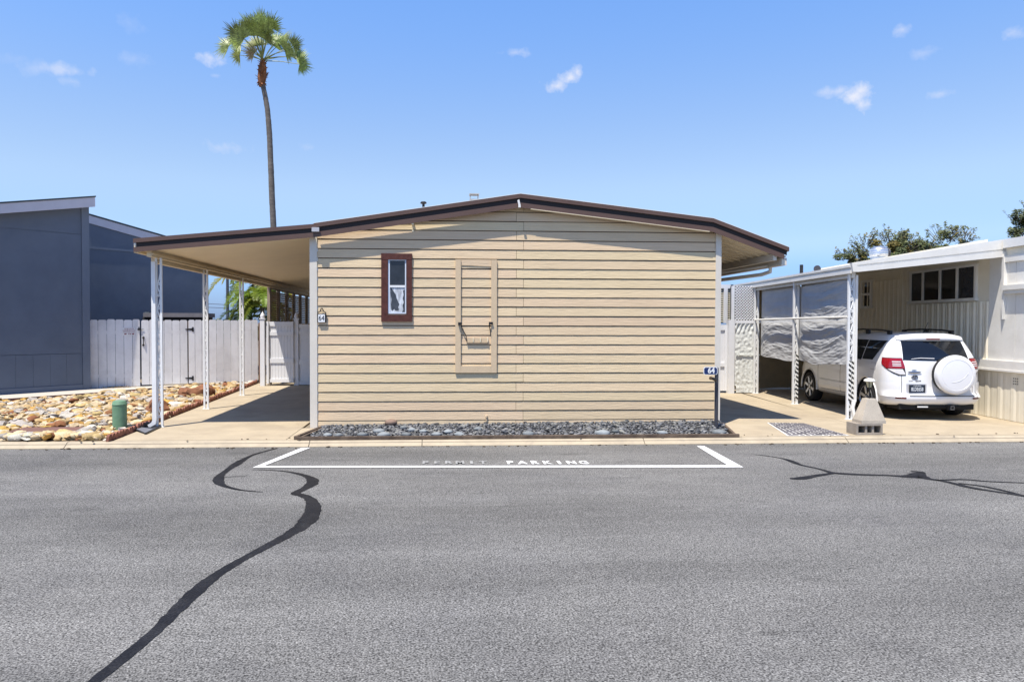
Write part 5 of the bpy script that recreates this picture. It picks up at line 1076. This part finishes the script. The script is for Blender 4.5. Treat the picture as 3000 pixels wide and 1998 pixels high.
for (z, w, yr, yf, r) in LV:
    half = [outline(z, (w - r) * k / N1) for k in range(N1)] + [outline(z, (w - r) + r * math.pi / 2 * k / N2) for k in range(N2)]
    y0, y1 = yr + r, max(yf - r * 1.4, yr + r + .1)
    half += [Vector((w, lerp(y0, y1, k / N3) + crown(w, w) * max(0, 1 - max(0, lerp(y0, y1, k / N3) - yr) / .6), z)) for k in range(N3)]
    half += [Vector((w * math.cos(math.pi / 2 * k / N4) ** .8 if k < N4 else 0, y1 + (yf - y1) * math.sin(math.pi / 2 * k / N4), z)) for k in range(N4 + 1)]
    full = half + [Vector((-p.x, p.y, p.z)) for p in reversed(half[1:-1])]; i = len(body.v); body.v += [tuple(p) for p in full]; rings.append((i, len(full)))
for (a, n), (b, _) in zip(rings, rings[1:]):
    for k in range(n): body.f.append((a + k, a + (k + 1) % n, b + (k + 1) % n, b + k)); body.mi.append(0)
a, n = rings[0]; body.f.append(tuple(a + k for k in reversed(range(n)))); a, n = rings[-1]; body.f.append(tuple(a + k for k in range(n))); body.mi += [0, 0]
bob = put('body', body.mesh('body', [M_car, M_under], 42), car)
AX, RW = (.95, 3.60), .345
cuts = []
for y in AX:
    for s in (-1, 1):
        cm = MB().lathe([(.40, 0), (.40, .34)], (s * .93 - (.34 if s > 0 else 0), y, .355), 28, 'X').mesh('cut', M_under); co = put('cut', cm); co.parent = None; cuts.append(co)
        md = bob.modifiers.new('arch', 'BOOLEAN'); md.operation = 'DIFFERENCE'; md.object = co; md.solver = 'EXACT'
# the cutters sit in the car's own frame while the cut is evaluated
for co in cuts: co.matrix_world = wm(car)
bpy.context.view_layer.update()
me2 = bpy.data.meshes.new_from_object(bob.evaluated_get(bpy.context.evaluated_depsgraph_get()))
bob.modifiers.clear(); bob.data = me2
for co in cuts: bpy.data.objects.remove(co)
try: me2.set_sharp_from_angle(angle=rad(38))
except Exception: pass
def cpart(name, mb, m, smooth=None, parent=car): return put(name, mb.mesh(name, m, smooth), parent)
def patch(fl, fr, z0, z1, off, nu=10, nv=6, back=False):
    """skin between arc functions fl(v), fr(v) for heights z0..z1; z may be functions of u"""
    fz = lambda f, u: f(u) if callable(f) else f
    return MB().grid(lambda u, v: outline(lerp(fz(z0, u), fz(z1, u), v), lerp(fl(v) if callable(fl) else fl, fr(v) if callable(fr) else fr, u), off), nu, nv)
# tailgate
cpart('rear_window', patch(lambda v: lerp(-.62, -.57, v), lambda v: lerp(.62, .57, v), lambda u: 1.135 - .012 * math.cos((u - .5) * 3), lambda u: 1.50, .005, 14, 8), M_cgl, 60)
def seam(pts, w=.004): mb = MB(); mb.tube(pts, w, 4); return cpart('seam', mb, M_seam)
for s in (-1, 1): seam([outline(z, s * lerp(.665, .66, (z - .52)), .0) for z in [.52 + k * .04 for k in range(16)]], .005)
sp_b = MB(); sp_b.grid(lambda u, v: outline(lerp(1.515, 1.60, v), lerp(-.62, .62, u), .022 + .05 * math.sin(math.pi * (.15 + .75 * (1 - v))) * (1 - abs(2 * u - 1) ** 4 * .6)), 16, 5); cpart('spoiler', sp_b, M_car, 60)
cpart('brake_lamp', patch(-.13, .13, 1.525, 1.548, .078, 4, 1), M_ldark)
wp = MB().tube([outline(1.165, -.05, .02), outline(1.175, -.30, .016), outline(1.155, -.47, .012)], [.011, .009, .006], 6); cpart('rear_wiper', wp, mat('wiper_grey', (.55, .55, .57), .4, .05), 40)
# tail lamps wrap round the corners
for s in (-1, 1):
    lp = bpy.data.objects.new('tail_lamp', None); C.objects.link(lp); lp.parent = car
    inn = lambda v: s * lerp(.60, .645, v ** 1.4); outr = lambda v: s * lerp(.70, 1.02, min(1, v * 1.55) ** .8) if v < .75 else s * lerp(1.02, 1.0, (v - .75) * 4)
    cpart('housing', patch(lambda v: inn(v) - s * .012, lambda v: outr(v) + s * .015, .845, 1.178, .008, 10, 10), M_seam, 60, lp)
    cpart('lens', patch(inn, lambda v: outr(.38 + v * .62), .978, 1.168, .014, 10, 8), M_lred, 60, lp)
    cpart('reversing_lens', patch(inn, lambda v: outr(v * .36) - s * .01, .862, .965, .014, 8, 6), M_lclear, 60, lp)
    for z in (1.055, 1.095, 1.02): cpart('lens_bar', patch(lambda v: s * .665, lambda v: s * .80, z, z + .018, .017, 6, 1), M_lclear, 60, lp)
# bumper details
cpart('bumper_step', patch(-.56, .66, .4585, .4725, .006, 14, 1), M_under); mbp = MB().grid(lambda u, v: outline(.476, lerp(-.58, .70, u), lerp(-.055, -.004, v)) + Vector((0, 0, .004)), 14, 1); cpart('step_pad', mbp, M_seam)
for s in (-1, 1): cpart('reflector', patch(s * .62, s * .80, .405, .437, .006, 5, 1), M_ldark)
cpart('bumper_flare', patch(lambda v: -.70, lambda v: -1.16, .44, lambda u: .72, .018, 10, 6), M_car, 60); cpart('bumper_flare', patch(lambda v: .74, lambda v: 1.16, .44, lambda u: .72, .018, 10, 6), M_car, 60)
val = MB().box(-.70, .70, .12, .6, .20, .30); cpart('valance', val, M_under)
ht = MB().box(-.38, .42, .06, .12, .235, .275).box(.16, .28, .0, .10, .20, .29).box(.19, .25, -.01, .02, .215, .275); cpart('tow_bar', ht, M_under); cpart('receiver', MB().box(.185, .255, -.012, -.008, .21, .22).box(.185, .255, -.012, -.008, .27, .28).box(.185, .195, -.012, -.008, .22, .27).box(.245, .255, -.012, -.008, .22, .27), M_chrome)
cpart('tow_sticker', MB().box(-.40, -.20, .052, .056, .245, .268), M_white)
# plate, handle, badges
pl_c = outline(.60, -.40, .0)
cpart('plate_recess', patch(-.585, -.215, .515, .685, .004, 8, 2), mat('recess_grey', (.42, .42, .44), .5, .05), 60)
plo = bpy.data.objects.new('number_plate', None); C.objects.link(plo); plo.parent = car
yP = pl_c.y - .022
cpart('plate', MB().box(-.545, -.245, yP, yP + .012, .525, .672), mat('plate_dark', (.018, .028, .05), .5, .1, 8), None, plo)
tm = mat('plate_text', (.55, .58, .62), .5, .05)
def ctext(s, size, x, z, m, sx=1.0, par=car, y=None, bold=.0, name='lettering'): return text(name, s, size, m, par, Matrix.Translation((x, (outline(z, x, .004).y if y is None else y), z)) @ Matrix.Rotation(math.pi / 2, 4, 'X'), sx, .001, False, bold)
ctext('8LDE658', .098, -.395, .585, tm, .62, plo, yP - .002, .002); ctext('CALIFORNIA', .034, -.395, .650, tm, .75, plo, yP - .002)
for x in (-.535, -.255): cpart('frame_edge', MB().box(x - .006, x + .006, yP - .004, yP, .525, .672), M_seam, None, plo)
hd = MB().grid(lambda u, v: outline(.915 + .022 * (v - .5) * math.sin(math.pi * u) ** .5 * 2 - .012 * math.cos((u - .5) * 3), lerp(-.56, -.31, u), .012 + .012 * math.sin(math.pi * v)), 10, 4); cpart('tailgate_handle', hd, M_chrome, 60)
cpart('keyhole', MB().grid(lambda u, v: outline(.948 + .02 * (v - .5) * math.sin(math.pi * u), lerp(-.49, -.38, u), .008), 6, 2), M_chrome)
bd = MB(); zc, xc = .815, -.43
def ell(rx, rz, dx=0, dz=0): bd.tube([outline(zc + dz + rz * math.sin(a), xc + dx + rx * math.cos(a), .008) for a in [math.pi * 2 * k / 20 for k in range(21)]], .0055, 5)
ell(.056, .037); ell(.018, .034); ell(.040, .014, 0, .014); cpart('emblem', bd, mat('badge_dark', (.10, .10, .11), .3, .1, metal=.6), 50)
M_badge = mat('badge_grey', (.06, .06, .065), .3, .1)
ctext('RAV4', .038, -.365, .742, M_badge, 1.15, bold=.001); ctext('TOYOTA', .024, -.50, .742, M_badge, .85)
# spare wheel cover
sc_ = Vector((.20, .07, .875)); sw = bpy.data.objects.new('spare_wheel', None); C.objects.link(sw); sw.parent = car
cpart('tyre', MB().lathe([(.30, -.02), (.352, -.03), (.358, -.10), (.352, -.135)], sc_, 40, 'Y'), M_rub, 40, sw)
cpart('cover', MB().lathe([(.350, -.128), (.366, -.132), (.372, -.16), (.369, -.195), (.352, -.222), (.325, -.236), (.285, -.240), (.279, -.233), (.272, -.238), (.15, -.246), (.02, -.248)], sc_, 48, 'Y'), M_car, 30, sw)
sws = MB(); pts = [sc_ + Vector((.30 * t_ - .10, -.240 - .006 * (1 - abs(t_ - .5)), -.135 + .17 * t_ ** 2.4)) for t_ in [k / 10 for k in range(11)]]
for i, (p, q_) in enumerate(zip(pts, pts[1:])): w1, w2 = .022 * math.sin(math.pi * (i + .3) / 11), .022 * math.sin(math.pi * min(1, (i + 1.3) / 11)); sws.hexa([p + Vector((0, .01, -w1)), q_ + Vector((0, .01, -w2)), q_ + Vector((0, .01, w2)), p + Vector((0, .01, w1)), p + Vector((0, -.006, 0)), q_ + Vector((0, -.006, 0)), q_ + Vector((0, -.006, .002)), p + Vector((0, -.006, .002))])
cpart('swoosh', sws, M_car, 50, sw)
# flank: windows, doors, handles
for s in (-1, 1):
    def flank(ya, yb, z0, z1, off=.005, nu=10, nv=6): return MB().grid(lambda u, v: (lambda z: outline(z, s * arc_side(z, lerp(ya(v) if callable(ya) else ya, yb(v) if callable(yb) else yb, u)), off))(lerp(z0, z1, v)), nu, nv)
    cpart('side_window', flank(lambda v: lerp(.78, .47, v), 1.18, 1.115, 1.50), M_cgl, 60); cpart('side_window', flank(1.21, 2.02, 1.10, 1.505), M_cgl, 60); cpart('side_window', flank(2.08, lambda v: lerp(3.02, 2.48, v), 1.08, 1.505), M_cgl, 60)
    for ys_ in (1.34, 2.05, 3.12):
        seam([outline(z, s * arc_side(z, ys_ - (.32 * max(0, (.72 - z)) * 1.6 if ys_ < 1.5 else 0)), .0) for z in [.36 + k * .05 for k in range(15)]], .004)
    seam([outline(.36, s * arc_side(.36, y), .0) for y in [1.45 + k * .12 for k in range(14)]], .004)
    for y in (1.52, 2.22): cpart('door_handle', MB().grid(lambda u, v: outline(lerp(.955, .985, v), s * arc_side(.97, lerp(y, y + .19, u)), .012 + .02 * math.sin(math.pi * u) ** .4), 6, 2), M_under if s < 0 else M_car)
    cpart('side_moulding', flank(1.42, 3.05, .50, .56, .012, 8, 1), M_car); seam([outline(.585, s * arc_side(.585, y), .002) for y in [1.42 + k * .135 for k in range(13)]], .003)
    cpart('fuel_flap', flank(.60, .78, .93, 1.06, .003, 4, 4), M_car) if s < 0 else None
    if s < 0: seam([outline(z, s * arc_side(z, y), .002) for y, z in ((.60, .93), (.78, .93), (.78, 1.06), (.60, 1.06), (.60, .93))], .003)
    mr = MB().lathe([(.03, 0), (.085, .02), (.09, .09), (.05, .13)], (s * .99, 2.92, 1.12), 12, 'Y'); cpart('mirror', mr, M_car, 40)
    rl_ = MB().tube([(s * .60, .62, 1.63), (s * .60, .72, 1.685), (s * .605, 1.0, 1.705), (s * .61, 1.7, 1.715), (s * .60, 2.2, 1.70), (s * .585, 2.36, 1.66)], [.02, .019, .017, .017, .017, .02], 8)
    for y in (.68, 1.5, 2.3): rl_.box(s * .60 - .022, s * .60 + .022, y - .06, y + .06, 1.60, 1.70)
    cpart('roof_rail', rl_, M_black, 40)
    fl = MB()
    for y in AX: fl.tube([Vector((s * .905, y + .415 * math.cos(a), .355 + .415 * math.sin(a))) for a in [math.pi * (-.04 + 1.08 * k / 18) for k in range(19)]], .022, 6)
    cpart('arch_flare', fl, M_car, 60)
    for y in AX:
        wh = bpy.data.objects.new('wheel', None); C.objects.link(wh); wh.parent = car; cxw = s * .80; c = Vector((cxw, y, RW))
        cpart('tyre', MB().lathe([(.20, -.10), (.245, -.112), (.30, -.112), (RW - .012, -.095), (RW, -.07), (RW, .07), (RW - .012, .095), (.30, .112), (.245, .112), (.20, .10)], c, 36, 'X'), M_rub, 40, wh)
        rm = MB().lathe([(.236, s * .108), (.245, s * .112), (.238, s * .118), (.222, s * .095), (.215, -s * .02)], c, 36, 'X', cap=False)
        for k in range(6):
            a = math.pi * 2 * k / 6 + .3; d = Vector((0, math.cos(a), math.sin(a))); t_ = Vector((0, -math.sin(a), math.cos(a))); X = Vector((s, 0, 0))
            rm.hexa([c + d * .03 - t_ * .035 + X * .06, c + d * .03 + t_ * .035 + X * .06, c + d * .225 + t_ * .042 + X * .075, c + d * .225 - t_ * .042 + X * .075, c + d * .03 - t_ * .03 + X * .098, c + d * .03 + t_ * .03 + X * .098, c + d * .225 + t_ * .028 + X * .108, c + d * .225 - t_ * .028 + X * .108])
        rm.lathe([(.05, s * .06), (.05, s * .104), (.03, s * .112)], c, 16, 'X'); cpart('rim', rm, M_rim, 40, wh); cpart('brake_disc', MB().lathe([(.20, s * .02), (.20, s * .03)], c, 24, 'X'), M_under, None, wh)
cpart('roof_glass', MB().grid(lambda u, v: (lerp(-.40, .40, u), lerp(1.15, 2.0, v), 1.668 - .010 * (2 * u - 1) ** 2 - .012 * max(0, v - .7)), 8, 6), M_cgl, 60)
cpart('antenna', MB().lathe([(.022, 0), (.012, .03)], (.05, .66, 1.645), 10).tube([(.05, .66, 1.67), (.10, .60, 1.86)], .005, 5), M_black, 40)

# ================================================================ concrete pier lamp at the kerb
M_pier = mat('pier_concrete', (.47, .41, .33), .92, .10, 5, .35, 60, stain=(.32, .27, .21), stain_scale=3.5, stain_amt=.5, speck=.12, speck_scale=120); M_cmu = mat('block_grey', (.30, .26, .215), .95, .14, 6, .5, 70, stain=(.22, .18, .14), stain_scale=5, stain_amt=.5, speck=.15, speck_scale=140)
fl_, fr_ = at_y(2520, 1272, 11.32), at_y(2587, 1272, 11.32); bx0, bx1 = fl_.x - .06, fr_.x; by0, by1 = 11.33, 11.62; zt2 = .188
t = thing('concrete_block', 'grey hollow concrete block lying on its side under the pyramid pier at the kerb', 'concrete block', ((bx0 + bx1) / 2, 11.4, 0))
mb = MB(); mb.box(bx0, bx1, by0, by1, 0, .035).box(bx0, bx1, by0, by1, zt2 - .035, zt2)
w = (bx1 - bx0)
for a, b in ((0, .075), (.36, .44), (.62, .70), (.93, 1)): mb.box(bx0 + w * a, bx0 + w * b, by0 + (.0 if a in (0, .93) else .02), by1, .035, zt2 - .035)
mb.box(bx0 + w * .075, bx0 + w * .36, by1 - .10, by1, .035, zt2 - .035).box(bx0 + w * .44, bx0 + w * .62, by1 - .10, by1, .035, zt2 - .035).box(bx0 + w * .70, bx0 + w * .93, by1 - .10, by1, .035, zt2 - .035)
build(mb, 'shell', M_cmu, t)
pcx, pcy = at_y(2545.5, 1240, 11.47).x, 11.47; b0 = .205
t = thing('pyramid_pier', 'pale concrete pyramid pier block standing on the hollow block by the kerb', 'pier block', (pcx, pcy, zt2))
zq = at_y(2546, 1167, 11.47).z
mb = MB(); mb.hexa([(pcx - b0, pcy - .14, zt2), (pcx + b0, pcy - .14, zt2), (pcx + b0, pcy + .14, zt2), (pcx - b0, pcy + .14, zt2), (pcx - b0, pcy - .14, zt2 + .05), (pcx + b0, pcy - .14, zt2 + .05), (pcx + b0, pcy + .14, zt2 + .05), (pcx - b0, pcy + .14, zt2 + .05)])
mb2 = MB(); a, h0 = .198, .085; mb2.hexa([(pcx - a, pcy - .135, zt2 + .0502), (pcx + a, pcy - .135, zt2 + .0502), (pcx + a, pcy + .135, zt2 + .0502), (pcx - a, pcy + .135, zt2 + .0502), (pcx - .078, pcy - .07, zq), (pcx + .078, pcy - .07, zq), (pcx + .078, pcy + .07, zq), (pcx - .078, pcy + .07, zq)])
build(mb2, 'pyramid', M_pier, t); build(mb, 'base', M_pier, t)
lt_ = at_y(2547, 1108, 11.47).z; t = thing('solar_lamp', 'small solar path lamp with a pale cap stuck into the pyramid pier', 'lamp', (pcx, pcy, zq)); hl = lt_ - zq
build(MB().tube([(pcx, pcy, zq - .02), (pcx, pcy, zq + hl * .55)], .011, 8), 'stake', M_black, t, 40)
build(MB().lathe([(.035, zq + hl * .55), (.058, zq + hl * .82), (.058, zq + hl * .83)], (pcx, pcy, 0), 10), 'shade', mat('lamp_glass', (.50, .44, .26), .2, .1, 8, spec=.6), t)
cg = MB()
for k in range(5): a = math.pi * 2 * k / 5 + .3; cg.tube([(pcx + .037 * math.cos(a), pcy + .037 * math.sin(a), zq + hl * .55), (pcx + .061 * math.cos(a), pcy + .061 * math.sin(a), zq + hl * .83)], .005, 5)
build(cg, 'cage', M_black, t); build(MB().lathe([(.065, zq + hl * .83), (.088, zq + hl * .86), (.084, zq + hl * .92), (.05, zq + hl * .98), (.03, zq + hl)], (pcx, pcy, 0), 18), 'cap', M_alw2, t, 40)
